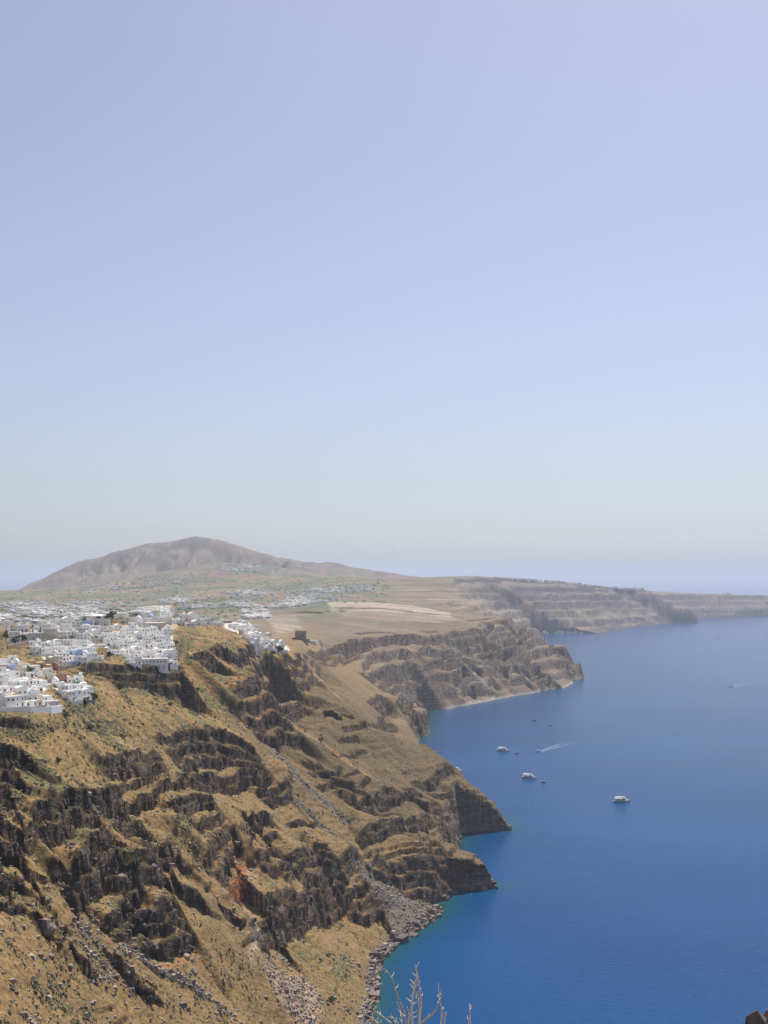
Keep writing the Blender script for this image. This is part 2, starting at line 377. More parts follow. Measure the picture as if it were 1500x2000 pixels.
# --- ground patches with a colour of their own
def patch(arr, uv, softp, amt=1.0, nzp=6, seed=0):
    p = P(*uv); ym = p[0][1]; sl, m = blob(p, softp * ym / F, nzp * ym / F, seed)
    arr[sl] = np.maximum(arr[sl], m * amt)
    if arr is scree: H[sl] = H[sl] * (1 - m * .9) + HS[sl] * m * .9
patch(scree, ((690,1668),(740,1715),(800,1752),(868,1772),(862,1800),(830,1832),(775,1838),(760,1800),(740,1755),(700,1710)), 5, 1)
patch(red, ((464,1690),(482,1695),(478,1715),(455,1750),(446,1735)), 4, 1)
patch(bare, ((482,1705),(508,1705),(506,1740),(490,1800),(470,1790),(458,1740)), 4, .9)
patch(red, ((560,1385),(500,1392),(500,1387),(530,1382)), 2, .7)
patch(red, ((206,1820),(214,1822),(213,1850),(206,1850)), 2, .9); patch(red, ((310,1845),(330,1860),(362,1845),(362,1820),(345,1855)), 3, .8)
patch(pink, ((515,1885),(545,1878),(590,1895),(620,1930),(630,1975),(600,2010),(560,1985),(530,1930)), 8, .8)
patch(scree, ((735,1860),(775,1835),(782,1845),(740,1885),(722,1900)), 4, 1)
patch(dark, ((212,1770),(250,1762),(330,1768),(350,1790),(300,1800),(220,1810)), 6, .9)
patch(pale, ((488,1800),(500,1790),(520,1810),(505,1850),(492,1890),(484,1850)), 5, .5)
for uv in [((0,1420),(60,1418),(140,1405),(160,1420),(60,1445),(0,1450)), ((20,1480),(60,1490),(95,1530),(70,1545),(40,1520)), ((100,1330),(150,1335),(190,1400),(130,1390)),
           ((330,1370),(420,1365),(410,1385),(350,1390)), ((230,1320),(330,1315),(380,1330),(300,1345)), ((150,1420),(200,1400),(260,1440),(190,1440)), ((350,1240),(372,1250),(365,1300),(348,1290)),
           ((330,1630),(370,1625),(400,1660),(350,1670)), ((640,1860),(680,1870),(690,1920),(650,1910)), ((560,1830),(620,1850),(640,1880),(600,1870))]:
    patch(green, uv, 10, .8, 8, uv[0][0])
patch(pale, ((655,1184),(720,1182),(800,1190),(868,1200),(900,1212),(850,1216),(760,1212),(670,1206)), 6, .42, 6)
patch(pale, ((640,1176),(720,1176),(800,1182),(880,1196),(880,1208),(800,1198),(720,1194),(650,1196)), 4, .9, 6, 9)
for k_ in range(5): chute(((652, 1185 + k_ * 5), (720, 1184 + k_ * 6), (800, 1190 + k_ * 5.5), (880, 1203 + k_ * 3)), 1.5, 2, pale, .85 - .1 * k_, 40 + k_)
for k_, uv in enumerate([((101,1188),(104,1180),(114,1172)), ((250,1166),(272,1160),(270,1152),(262,1150)), ((60,1190),(130,1180),(200,1178)), ((300,1165),(420,1152),(560,1148)), ((330,1198),(450,1196),(560,1192)), ((120,1168),(230,1158),(330,1142)), ((420,1135),(500,1128),(600,1130)), ((480,1215),(520,1200),(600,1190),(650,1183))]): chute(uv, 1.1, 0, pale, .8, 60 + k_)
patch(pale, ((510,1205),(580,1200),(590,1228),(540,1238)), 6, .6, 6)
patch(pale, ((850,1388),(905,1378),(1000,1355),(1000,1362),(900,1384),(850,1394)), 3, 1, 3)
patch(pale, ((1055,1236),(1150,1236),(1155,1239),(1058,1239)), 1, 1, 1)
patch(pale, ((830,1170),(900,1165),(1000,1180),(1050,1210),(900,1195)), 8, .3, 8)

paved = np.zeros((NY, NU))
for k_, uv in enumerate([((-40,1296),(30,1290),(66,1318),(96,1336),(88,1352),(118,1386),(-40,1388)), ((92,1334),(160,1336),(186,1370),(136,1370),(110,1348)), ((56,1268),(190,1262),(206,1284),(168,1300),(104,1302)), ((200,1246),(335,1236),(344,1296),(252,1298),(236,1270)), ((430,1214),(484,1214),(566,1274),(500,1270),(470,1242)), ((215,1228),(350,1206),(440,1220),(335,1238),(205,1244)), ((10,1240),(84,1222),(215,1224),(215,1240),(22,1258))]):
    patch(paved, uv, 3, .85 if k_ < 5 else .45, 4, 300 + k_)
# fine relief: craggy where there is rock, lumpy turf elsewhere
Hy = np.gradient(H, axis=0) / np.gradient(Y, axis=0)
Hx = np.gradient(H, axis=1) / np.gradient(X, axis=1)
# rows follow sight lines, so correct the row derivative for the sideways drift
Hy = Hy - Hx * (X / Y)
slope = np.hypot(Hx, Hy)
craggy = np.clip(rock + sstep(1.5, 2.4, slope), 0, 1)
lod = np.clip(Y / 700, .6, 12)
H += land * near * (.5 * fbm(X / 6, Y / 6, 3, 77) + .22 * vnoise(X / 1.9, Y / 1.9, 79)) * (1 - .6 * craggy)
H += land * mid * (1 - sstep(3800, 4600, Y)) * (.8 + 1.6 * craggy) * (ridged(X / 16, Y / 16, 3, 81) - .55) * amp
H += land * sstep(4200, 5000, Y) * 4 * (ridged(X / 75, (Y + 3 * H) / 75, 4, 83) - .55) * np.clip(slope * 2, .1, 1)
Hy = np.gradient(H, axis=0) / np.gradient(Y, axis=0); Hx = np.gradient(H, axis=1) / np.gradient(X, axis=1); Hy = Hy - Hx * (X / Y)
slope = np.hypot(Hx, Hy)
# broken rock faces: push the surface in and out along its normal, with blocks that vary along the face and with height
T = X * .65 + Y * .76
nn = np.sqrt(1 + Hx ** 2 + Hy ** 2)
qs = H + dip * (Y - 900) + 1.6 * fbm(X / 22, Y / 22, 3, 63)
lay = vnoise(qs / 2.6, qs * 0 + .5, 65)                                     # hard and soft sheets, the same all along the wall
Dn = craggy * land * near * (2.4 * (ridged(T / 15, H / 24, 3, 71) - .55) + 1.1 * vnoise(T / 5.5, H / 7, 75) + 1.2 * lay)
Dn += craggy * land * mid * (1 - sstep(3800, 4600, Y)) * 2.6 * (ridged(T / 22, H / 16, 3, 73) - .55)
PX = X - Hx / nn * Dn; PY = Y - Hy / nn * Dn; PZ = H + Dn / nn

# ------------------------------------------------------------------ terrain colour (what the ground is made of)
def C(*c): return np.array(c, float)
n1 = fbm(X / 38, Y / 38, 4, 101); n2 = fbm((X + H * .6) / 9, (Y - H * .5) / 9, 3, 103); n3 = vnoise((X + .4 * Y) / 2.2, (Y * .5 + H * 1.1) / 2.2, 105)
def mixc(c, t, col): return c + (col - c) * np.clip(t, 0, 1)[..., None]
grass = np.broadcast_to(C(.250, .170, .080), X.shape + (3,)).copy()
grass = mixc(grass, sstep(-.1, .5, n1), C(.268, .162, .076))            # rusty dry herbs
grass = mixc(grass, sstep(.05, .5, fbm(X / 25, Y / 25, 3, 111)) * .9, C(.150, .118, .066))
grass = mixc(grass, sstep(.15, .55, n2) * .55, C(.112, .106, .056)); grass = mixc(grass, sstep(.25, .6, fbm(X / 14, Y / 14, 3, 119)) * .5 * near, C(.30, .215, .125))
upper = sstep(95, 190, H) * near
grass = mixc(grass, (1 - upper) * .55 * near, C(.172, .128, .074))
grass = mixc(grass, upper * sstep(.0, .5, fbm(X / 22, Y / 22, 4, 115)) * .8, C(.118, .132, .066))
grass = mixc(grass, mid * .8, C(.172, .134, .096))
grass = mixc(grass, sstep(.05, .6, fbm((Y - X * .35) / 4, (X + Y * .3) / 45, 3, 117)) * .5 * near, C(.150, .112, .064))
lowb = near * sstep(950, 1100, Y) * (1 - sstep(120, 175, H))
grass = mixc(grass, lowb * .9, C(.118, .090, .056))
c = grass
rk = np.broadcast_to(C(.120, .085, .060), X.shape + (3,)).copy()
rk = mixc(rk, sstep(-.2, .5, fbm(X / 7, (Y + H * 2) / 7, 3, 121)) * .8, C(.175, .128, .094))
rk = mixc(rk, sstep(.0, .5, lay) * .55, C(.082, .058, .045))
rk = mixc(rk, sstep(.25, .6, -lay) * .6 * (1 - sstep(70, 110, H)), C(.30, .235, .185))
rk = mixc(rk, dark, C(.034, .025, .021))
rk = mixc(rk, dark * sstep(.3, .65, vnoise(X / 3.1, (Y + H) / 3.1, 127)) * .7, C(.130, .108, .095))
bandm = vnoise((H + 14 * fbm(X / 120, Y / 120, 3, 67)) / np.where(Y > 4600, 15, 7), H * 0 + 2.5, 69)
rk = mixc(rk, mid * .5 * (1 - dark), C(.195, .148, .115)); rk = mixc(rk, mid * sstep(.0, .5, bandm) * .7, C(.080, .064, .057)); rk = mixc(rk, mid * sstep(.15, .6, -bandm) * .4, C(.27, .21, .165))
rock = rock * (1 - .9 * scree) * (1 - .7 * bare); dark = dark * (1 - .9 * scree)
rmask = np.clip(np.maximum(rock * .95, sstep(0, 1, (slope + .4 * n2 - (2.0 - .75 * mid)) / (1.0 - .35 * mid))), 0, 1)
c = mixc(c, bare, C(.275, .185, .115)); c = mixc(c, green * (.6 + .4 * n2), C(.115, .135, .062))
c = mixc(c, rmask, rk)
c = mixc(c, scree * .95, C(.150, .137, .128)); c = mixc(c, pink, C(.330, .245, .195)); c = mixc(c, red, C(.330, .120, .050))
pq = np.where((Y > 1900) & (Y < 4600) & (H > 60), .25 + .75 * sstep(-.25, .35, fbm(X / 150, (Y + X * .15) / 16, 4, 153)), 1.0)
c = mixc(c, pale * pq, C(.430, .355, .285)); c = mixc(c, paved * sstep(-.5, .1, fbm(X / 6, Y / 6, 2, 151)), C(.66, .62, .56))
c = mixc(c, sstep(.4, 1, dark) * (1 - rmask) * .8, C(.10, .078, .062))
# shore rocks and beach
shore = (1 - sstep(2.0, 7.0, H + 3 * n2)) * (Y < 4200)
c = mixc(c, shore * .9, C(.185, .150, .130)); c = mixc(c, shore * sstep(2250, 2450, Y) * .55, C(.38, .33, .28))
# the plain: fields in strips
plain = sstep(1750, 2400, Y) * sstep(148, 168, base) * (1 - sstep(.25, .5, slope)) * (1 - pale)
fx = X + 60 * fbm(X / 300, Y / 300, 2, 131); fy = Y + 90 * fbm(X / 300, Y / 300, 2, 133)
cell = hash2(np.floor(fx / 130 + np.floor(fy / 170) * .37), np.floor(fy / 170), 5); cell2 = hash2(np.floor(fx / 60), np.floor(fy / 60), 9)
leftp = 1 - sstep(-250, 150, X - (Y - 3000) * .02)
fld = np.where((cell < .45)[..., None], C(.105, .118, .066), np.where((cell < .72)[..., None], C(.200, .155, .098), np.where((cell < .88)[..., None], C(.215, .125, .080), C(.085, .105, .055))))
fld = mixc(fld, (cell2 < .3) * .5, C(.105, .118, .066))
rightp = plain * (1 - leftp)
c = mixc(c, rightp * sstep(-.1, .4, fbm((X + Y * .2) / 130, (Y - X * .2) / 45, 4, 135)) * .7, C(.125, .108, .068)); c = mixc(c, rightp * sstep(.1, .5, fbm((X - Y * .1) / 170, Y / 60, 4, 137)) * .6, C(.30, .235, .165)); c = mixc(c, rightp * sstep(.62, .8, ridged((X + .3 * Y) / 260, Y / 75, 3, 139)) * .6, C(.085, .070, .052))
c = mixc(c, plain * leftp * sstep(2200, 3000, Y) * .9, fld)
mtn = sstep(5600, 7000, Y) * sstep(.12, .3, slope) * (X < 300)
c = mixc(c, mtn * .9, C(.185, .135, .112)); c = mixc(c, mtn * sstep(-.1, .5, fbm(X / 110, Y / 420, 4, 141)) * .75, C(.095, .083, .074)); c = mixc(c, mtn * sstep(.2, .5, fbm(X / 60, Y / 200, 4, 143)) * .6, C(.22, .17, .13))
farcl = sstep(4600, 5400, Y) * (X > 100) * sstep(.2, .5, slope)
c = mixc(c, farcl * .85, C(.125, .102, .092)); c = mixc(c, farcl * sstep(-.1, .4, fbm(X / 90, (Y * .3 + 4 * H) / 45, 4, 145)) * .8, C(.075, .062, .058)); c = mixc(c, farcl * sstep(-.05, .3, bandm) * .8, C(.050, .043, .043)); c = mixc(c, farcl * sstep(.15, .5, -bandm) * .55, C(.24, .20, .17)); c = mixc(c, farcl * bare * .8, C(.27, .19, .13))
c *= (1 + .16 * n3 + .12 * n2)[..., None]
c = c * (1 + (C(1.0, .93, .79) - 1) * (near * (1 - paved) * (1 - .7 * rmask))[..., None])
c = np.clip(c, .02, .75)
craggy = np.clip(rmask, 0, 1)

# ------------------------------------------------------------------ materials
def mat(name):
    m = bpy.data.materials.new(name); m.use_nodes = True
    nt = m.node_tree; b = nt.nodes['Principled BSDF']
    return m, nt, b
def N(nt, t, **kw):
    n = nt.nodes.new(t)
    for k_, v_ in kw.items():
        if k_ in n.inputs: n.inputs[k_].default_value = v_
        else: setattr(n, k_, v_)
    return n
def plain_mat(name, col, rough=.85, var=.12, scale=1.5, metal=0.0):
    m, nt, b = mat(name)
    no = N(nt, 'ShaderNodeTexNoise'); no.inputs['Scale'].default_value = scale; no.inputs['Detail'].default_value = 4
    tc = N(nt, 'ShaderNodeTexCoord'); nt.links.new(tc.outputs['Object'], no.inputs['Vector'])
    mr = N(nt, 'ShaderNodeMapRange'); mr.inputs['From Min'].default_value = .3; mr.inputs['From Max'].default_value = .7
    mr.inputs['To Min'].default_value = 1 - var; mr.inputs['To Max'].default_value = 1 + var
    nt.links.new(no.outputs['Fac'], mr.inputs['Value'])
    mx = N(nt, 'ShaderNodeVectorMath', operation='SCALE'); mx.inputs[0].default_value = col
    nt.links.new(mr.outputs[0], mx.inputs['Scale']); nt.links.new(mx.outputs[0], b.inputs['Base Color'])
    b.inputs['Roughness'].default_value = rough; b.inputs['Metallic'].default_value = metal
    b.inputs['Specular IOR Level'].default_value = .25
    return m
def terrain_mat():
    m, nt, b = mat('volcanic_hillside')
    at = N(nt, 'ShaderNodeAttribute', attribute_name='ground'); ar = N(nt, 'ShaderNodeAttribute', attribute_name='craggy')
    tc = N(nt, 'ShaderNodeNewGeometry')
    n1 = N(nt, 'ShaderNodeTexNoise'); n1.inputs['Scale'].default_value = .55; n1.inputs['Detail'].default_value = 6; n1.inputs['Roughness'].default_value = .7
    nt.links.new(tc.outputs['Position'], n1.inputs['Vector'])
    r1 = N(nt, 'ShaderNodeMapRange'); r1.inputs['From Min'].default_value = .34; r1.inputs['From Max'].default_value = .66; r1.inputs['To Min'].default_value = .62; r1.inputs['To Max'].default_value = 1.34
    nt.links.new(n1.outputs['Fac'], r1.inputs['Value'])
    n3 = N(nt, 'ShaderNodeTexNoise'); n3.inputs['Scale'].default_value = .16; n3.inputs['Detail'].default_value = 8; n3.inputs['Roughness'].default_value = .72
    s3 = N(nt, 'ShaderNodeVectorMath', operation='MULTIPLY'); s3.inputs[1].default_value = (.42, .42, 2.4)
    nt.links.new(tc.outputs['Position'], s3.inputs[0]); nt.links.new(s3.outputs[0], n3.inputs['Vector'])
    r3 = N(nt, 'ShaderNodeMapRange'); r3.inputs['From Min'].default_value = .38; r3.inputs['From Max'].default_value = .66; r3.inputs['To Min'].default_value = .48; r3.inputs['To Max'].default_value = 1.75
    nt.links.new(n3.outputs['Fac'], r3.inputs['Value'])
    l3 = N(nt, 'ShaderNodeMix', data_type='FLOAT'); l3.inputs['A'].default_value = 1.0; nt.links.new(ar.outputs['Fac'], l3.inputs['Factor']); nt.links.new(r3.outputs[0], l3.inputs['B'])
    mu = N(nt, 'ShaderNodeMath', operation='MULTIPLY'); nt.links.new(r1.outputs[0], mu.inputs[0]); nt.links.new(l3.outputs['Result'], mu.inputs[1])
    sc = N(nt, 'ShaderNodeVectorMath', operation='SCALE'); nt.links.new(at.outputs['Color'], sc.inputs[0]); nt.links.new(mu.outputs[0], sc.inputs['Scale'])
    nt.links.new(sc.outputs[0], b.inputs['Base Color'])
    b.inputs['Roughness'].default_value = .95; b.inputs['Specular IOR Level'].default_value = .1
    # crag relief
    vo = N(nt, 'ShaderNodeTexVoronoi'); vo.inputs['Scale'].default_value = .17; vo.feature = 'F1'
    st = N(nt, 'ShaderNodeVectorMath', operation='MULTIPLY'); st.inputs[1].default_value = (1, 1, 1.1)
    nt.links.new(tc.outputs['Position'], st.inputs[0]); nt.links.new(st.outputs[0], vo.inputs['Vector'])
    n2 = N(nt, 'ShaderNodeTexNoise'); n2.inputs['Scale'].default_value = .3; n2.inputs['Detail'].default_value = 6; n2.inputs['Roughness'].default_value = .6
    l2 = N(nt, 'ShaderNodeMix', data_type='VECTOR'); l2.inputs['A'].default_value = (1, 1, 1); l2.inputs['B'].default_value = (.55, .55, 2.6); nt.links.new(ar.outputs['Fac'], l2.inputs['Factor'])
    s2 = N(nt, 'ShaderNodeVectorMath', operation='MULTIPLY'); nt.links.new(tc.outputs['Position'], s2.inputs[0]); nt.links.new(l2.outputs['Result'], s2.inputs[1]); nt.links.new(s2.outputs[0], n2.inputs['Vector'])
    ad = N(nt, 'ShaderNodeMath', operation='MULTIPLY_ADD'); nt.links.new(vo.outputs['Distance'], ad.inputs[0]); nt.links.new(ar.outputs['Fac'], ad.inputs[1]); nt.links.new(n2.outputs['Fac'], ad.inputs[2])
    bp = N(nt, 'ShaderNodeBump'); bp.inputs['Strength'].default_value = 1.0; bp.inputs['Distance'].default_value = 1.7
    nt.links.new(ad.outputs[0], bp.inputs['Height']); nt.links.new(bp.outputs[0], b.inputs['Normal'])
    return m
M_TERRAIN = terrain_mat()

# ------------------------------------------------------------------ terrain meshes (one grid, cut into three pieces that share their border)
def mesh_from(name, co, faces, mats, smooth=False):
    me = bpy.data.meshes.new(name)
    me.vertices.add(len(co)); me.vertices.foreach_set('co', np.asarray(co, np.float32).ravel())
    faces = np.asarray(faces, np.int32); n = faces.shape[1]
    me.loops.add(faces.size); me.loops.foreach_set('vertex_index', faces.ravel())
    me.polygons.add(len(faces)); me.polygons.foreach_set('loop_start', np.arange(0, faces.size, n, dtype=np.int32)); me.polygons.foreach_set('loop_total', np.full(len(faces), n, np.int32))
    me.polygons.foreach_set('use_smooth', np.full(len(faces), bool(smooth)))
    me.update(calc_edges=True)
    for m in (mats if isinstance(mats, (list, tuple)) else [mats]): me.materials.append(m)
    return me
def link(name, me, parent=None, loc=None, rz=None):
    o = bpy.data.objects.new(name, me); COL.objects.link(o)
    if parent is not None: o.parent = parent
    if loc is not None: o.location = loc
    if rz is not None: o.rotation_euler = (0, 0, rz)
    return o
def tag(o, label=None, cat=None, group=None, kind=None):
    if label: o['label'] = label
    if cat: o['category'] = cat
    if group: o['group'] = group
    if kind: o['kind'] = kind
    return o
def grid_piece(name, i0, i1, label):
    n = i1 - i0
    idx = np.arange(n * NU).reshape(n, NU)
    f = np.stack([idx[:-1, :-1], idx[:-1, 1:], idx[1:, 1:], idx[1:, :-1]], -1).reshape(-1, 4)
    h = H[i0:i1].ravel()
    f = f[h[f].max(1) > -6]
    co = np.stack([PX[i0:i1].ravel(), PY[i0:i1].ravel(), PZ[i0:i1].ravel()], -1)
    used = np.unique(f); rm = np.full(n * NU, -1, np.int64); rm[used] = np.arange(len(used))
    me = mesh_from(name, co[used], rm[f], M_TERRAIN, True)
    a = me.color_attributes.new('ground', 'FLOAT_COLOR', 'POINT')
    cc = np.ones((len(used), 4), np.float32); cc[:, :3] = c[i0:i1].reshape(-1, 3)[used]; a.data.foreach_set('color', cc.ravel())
    a = me.attributes.new('craggy', 'FLOAT', 'POINT'); a.data.foreach_set('value', craggy[i0:i1].ravel()[used].astype(np.float32))
    o = link(name, me); tag(o, label, kind='structure'); return o
ia = int(np.searchsorted(Ys, 1620)); ib = int(np.searchsorted(Ys, 4300))
grid_piece('hillside', 0, ia + 1, 'near brown caldera slope with dark lava ledges and scree')
grid_piece('cape', ia, ib + 1, 'layered rocky cape and plateau with a pale quarry')
grid_piece('mountain', ib, NY, 'hazy mountain, plain and far cliffs')

# ------------------------------------------------------------------ sea
def sea():
    ys = np.concatenate([geom(300, 9800, .006)[:-1], geom(9800, 120000, .05)])
    us = np.arange(-700, 2300, 9.0)
    a = (us - CU) / F
    x = a[None, :] * ys[:, None]; y = np.repeat(ys[:, None], len(us), 1)
    dep = np.full(x.shape, -200.0)
    for i, yy in enumerate(ys):
        if yy <= 9800:
            kx = np.array([np.interp(yy, SY, KX[:, k_]) for k_ in range(KN)]); kz = np.array([np.interp(yy, SY, KZ[:, k_]) for k_ in range(KN)])
            dep[i] = np.interp(x[i], kx, kz)
    # distance to the nearest dry ground along the row and between rows, softened
    d = np.minimum(dep, 0)
    for _ in range(3):
        e = d.copy(); e[1:-1] = np.maximum(d[1:-1], np.maximum(d[:-2], d[2:]) - 5); d = e
    sh = np.exp(d / 6.0) * (y < 4200)
    sh = np.clip(sh * (1 + .5 * fbm(x / 22, y / 22, 3, 151)), 0, 1)
    n, m_ = x.shape; idx = np.arange(n * m_).reshape(n, m_)
    f = np.stack([idx[:-1, :-1], idx[:-1, 1:], idx[1:, 1:], idx[1:, :-1]], -1).reshape(-1, 4)
    f = f[dep.ravel()[f].min(1) < 6]
    co = np.stack([x.ravel(), y.ravel(), np.zeros(x.size)], -1)
    m, nt, b = mat('sea_water')
    at = N(nt, 'ShaderNodeAttribute', attribute_name='shallow')
    geo = N(nt, 'ShaderNodeNewGeometry')
    big = N(nt, 'ShaderNodeTexNoise'); big.inputs['Scale'].default_value = .004; big.inputs['Detail'].default_value = 7
    st0 = N(nt, 'ShaderNodeVectorMath', operation='MULTIPLY'); st0.inputs[1].default_value = (.6, 1.1, 1); nt.links.new(geo.outputs['Position'], st0.inputs[0]); nt.links.new(st0.outputs[0], big.inputs['Vector'])
    deep = N(nt, 'ShaderNodeMix', data_type='RGBA'); deep.inputs['A'].default_value = (.0003, .041, .134, 1); deep.inputs['B'].default_value = (.0008, .054, .168, 1)
    bm = N(nt, 'ShaderNodeMapRange'); bm.inputs['From Min'].default_value = .40; bm.inputs['From Max'].default_value = .68; nt.links.new(big.outputs['Fac'], bm.inputs['Value']); nt.links.new(bm.outputs[0], deep.inputs['Factor'])
    cr = N(nt, 'ShaderNodeValToRGB'); e = cr.color_ramp.elements
    e[0].position = 0.0; e[0].color = (0, 0, 0, 1); e[1].position = 1.0; e[1].color = (1, 1, 1, 1)
    mx = N(nt, 'ShaderNodeMix', data_type='RGBA'); mx.inputs['B'].default_value = (.008, .062, .070, 1)
    nt.links.new(at.outputs['Fac'], mx.inputs['Factor']); nt.links.new(deep.outputs['Result'], mx.inputs['A'])
    nt.links.new(mx.outputs['Result'], b.inputs['Base Color'])
    b.inputs['Roughness'].default_value = .16; b.inputs['IOR'].default_value = 1.125; b.inputs['Specular Tint'].default_value = (.45, .72, 1.0, 1)
    st = N(nt, 'ShaderNodeVectorMath', operation='MULTIPLY'); st.inputs[1].default_value = (.75, 1.2, 1)
    rt = N(nt, 'ShaderNodeVectorRotate'); rt.inputs['Angle'].default_value = R(24); rt.rotation_type = 'Z_AXIS'
    nt.links.new(geo.outputs['Position'], rt.inputs['Vector']); nt.links.new(rt.outputs[0], st.inputs[0])
    w1 = N(nt, 'ShaderNodeTexNoise'); w1.inputs['Scale'].default_value = .23; w1.inputs['Detail'].default_value = 5; w1.inputs['Roughness'].default_value = .6
    nt.links.new(st.outputs[0], w1.inputs['Vector'])
    bp = N(nt, 'ShaderNodeBump'); bp.inputs['Strength'].default_value = .6; bp.inputs['Distance'].default_value = 1.3
    nt.links.new(w1.outputs['Fac'], bp.inputs['Height']); nt.links.new(bp.outputs[0], b.inputs['Normal'])
    me = mesh_from('sea', co, f, m, True)
    at_ = me.attributes.new('shallow', 'FLOAT', 'POINT'); at_.data.foreach_set('value', sh.ravel().astype(np.float32))
    o = link('sea', me); tag(o, 'deep blue sea filling the caldera', kind='structure')
    return o
SEA = sea()


# ------------------------------------------------------------------ small mesh tools
class MB:
    def __init__(self): self.v = []; self.f = []; self.m = []
    def quad(self, a, b, c_, d, m=0):
        i = len(self.v); self.v += [a, b, c_, d]; self.f.append((i, i + 1, i + 2, i + 3)); self.m.append(m)
    def box(self, x0, x1, y0, y1, z0, z1, m=0, bottom=True):
        i = len(self.v); self.v += [(x0,y0,z0),(x1,y0,z0),(x1,y1,z0),(x0,y1,z0),(x0,y0,z1),(x1,y0,z1),(x1,y1,z1),(x0,y1,z1)]
        fs = [(4,5,6,7),(0,1,5,4),(1,2,6,5),(2,3,7,6),(3,0,4,7)] + ([(3,2,1,0)] if bottom else [])
        for f in fs: self.f.append(tuple(i + k_ for k_ in f)); self.m.append(m)
    def tube(self, pts, r0, r1, n=6, m=0):
        i0 = len(self.v); L_ = len(pts)
        for k_, p in enumerate(pts):
            p = Vector(p); d = (Vector(pts[min(k_ + 1, L_ - 1)]) - Vector(pts[max(k_ - 1, 0)])).normalized()
            a = d.cross(Vector((0.3, 1, 0.1))).normalized(); b = d.cross(a); r = r0 + (r1 - r0) * k_ / (L_ - 1)
            for q_ in range(n):
                t = 2 * math.pi * q_ / n; self.v.append(tuple(p + a * (r * math.cos(t)) + b * (r * math.sin(t))))
        for k_ in range(L_ - 1):
            for q_ in range(n):
                a = i0 + k_ * n + q_; b = i0 + k_ * n + (q_ + 1) % n; self.f.append((a, b, b + n, a + n)); self.m.append(m)
        self.f.append(tuple(i0 + q_ for q_ in range(n))); self.m.append(m)
        self.f.append(tuple(i0 + (L_ - 1) * n + q_ for q_ in reversed(range(n)))); self.m.append(m)
    def mesh(self, name, mats, smooth=False):
        me = bpy.data.meshes.new(name); me.from_pydata(self.v, [], self.f)
        for m in (mats if isinstance(mats, (list, tuple)) else [mats]): me.materials.append(m)
        if len(me.materials) > 1: me.polygons.foreach_set('material_index', self.m)
        if smooth: me.polygons.foreach_set('use_smooth', [True] * len(me.polygons))
        me.update(); return me

M_WHITE = plain_mat('whitewash', (.87, .855, .83), .9, .05, .5)
M_CREAM = plain_mat('cream_plaster', (.70, .63, .53), .9, .08, .5)
M_OCHRE = plain_mat('ochre_plaster', (.68, .50, .26), .9, .08, .5)
M_BLUE = plain_mat('pale_blue_plaster', (.40, .53, .72), .85, .1, .5)
M_PINK = plain_mat('rose_plaster', (.46, .26, .21), .9, .1, .5)
M_GREY = plain_mat('grey_plaster', (.56, .55, .54), .9, .1, .5)
M_ROOF = plain_mat('roof_screed', (.66, .635, .60), .95, .15, .8)
M_PANE = plain_mat('window_pane', (.11, .12, .14), .25, .2, 3)
M_SHUT = plain_mat('blue_shutter', (.07, .16, .34), .6, .15, 3)
M_WOOD = plain_mat('brown_door', (.13, .07, .04), .7, .2, 3)
M_STONE = plain_mat('rubble_stone', (.30, .235, .175), .95, .35, .9)
M_SHADE = plain_mat('awning_cloth', (.16, .14, .13), .9, .15, 2)
M_POOL = plain_mat('pool_water', (.05, .30, .38), .1, .1, 1)
M_SOIL = plain_mat('viewpoint_soil', (.20, .145, .095), .95, .35, 3)

# ------------------------------------------------------------------ villages
ORD = ['first','second','third','fourth','fifth','sixth','seventh','eighth','ninth','tenth','eleventh','twelfth','thirteenth']
def pane_mesh(w, h, m, arch=False, name='window'):
    b = MB()
    if not arch: b.box(-w / 2, w / 2, -.06, .10, 0, h)
    else:
        pr = [(-w / 2, 0), (w / 2, 0)] + [(w / 2 * math.cos(t), h - w / 2 + w / 2 * math.sin(t)) for t in [math.pi * k_ / 6 for k_ in range(7)]]
        n = len(pr); i = len(b.v); b.v += [(x, -.06, z) for x, z in pr] + [(x, .10, z) for x, z in pr]
        b.f.append(tuple(range(i, i + n))); b.m.append(0)
        for k_ in range(n): b.f.append((i + k_, i + n + k_, i + n + (k_ + 1) % n, i + (k_ + 1) % n)); b.m.append(0)
    return b.mesh(name, m)
WIN = [pane_mesh(.8, 1.1, M_PANE), pane_mesh(.65, .85, M_PANE), pane_mesh(.8, 1.1, M_SHUT), pane_mesh(1.1, 1.3, M_PANE, True), pane_mesh(1.3, .9, M_PANE)]
DOOR = [pane_mesh(1.1, 2.2, M_SHUT, False, 'door'), pane_mesh(1.2, 2.3, M_WOOD, False, 'door'), pane_mesh(1.5, 2.5, M_PANE, True, 'door'), pane_mesh(1.1, 2.2, M_PANE, False, 'door')]
house_rows = {}
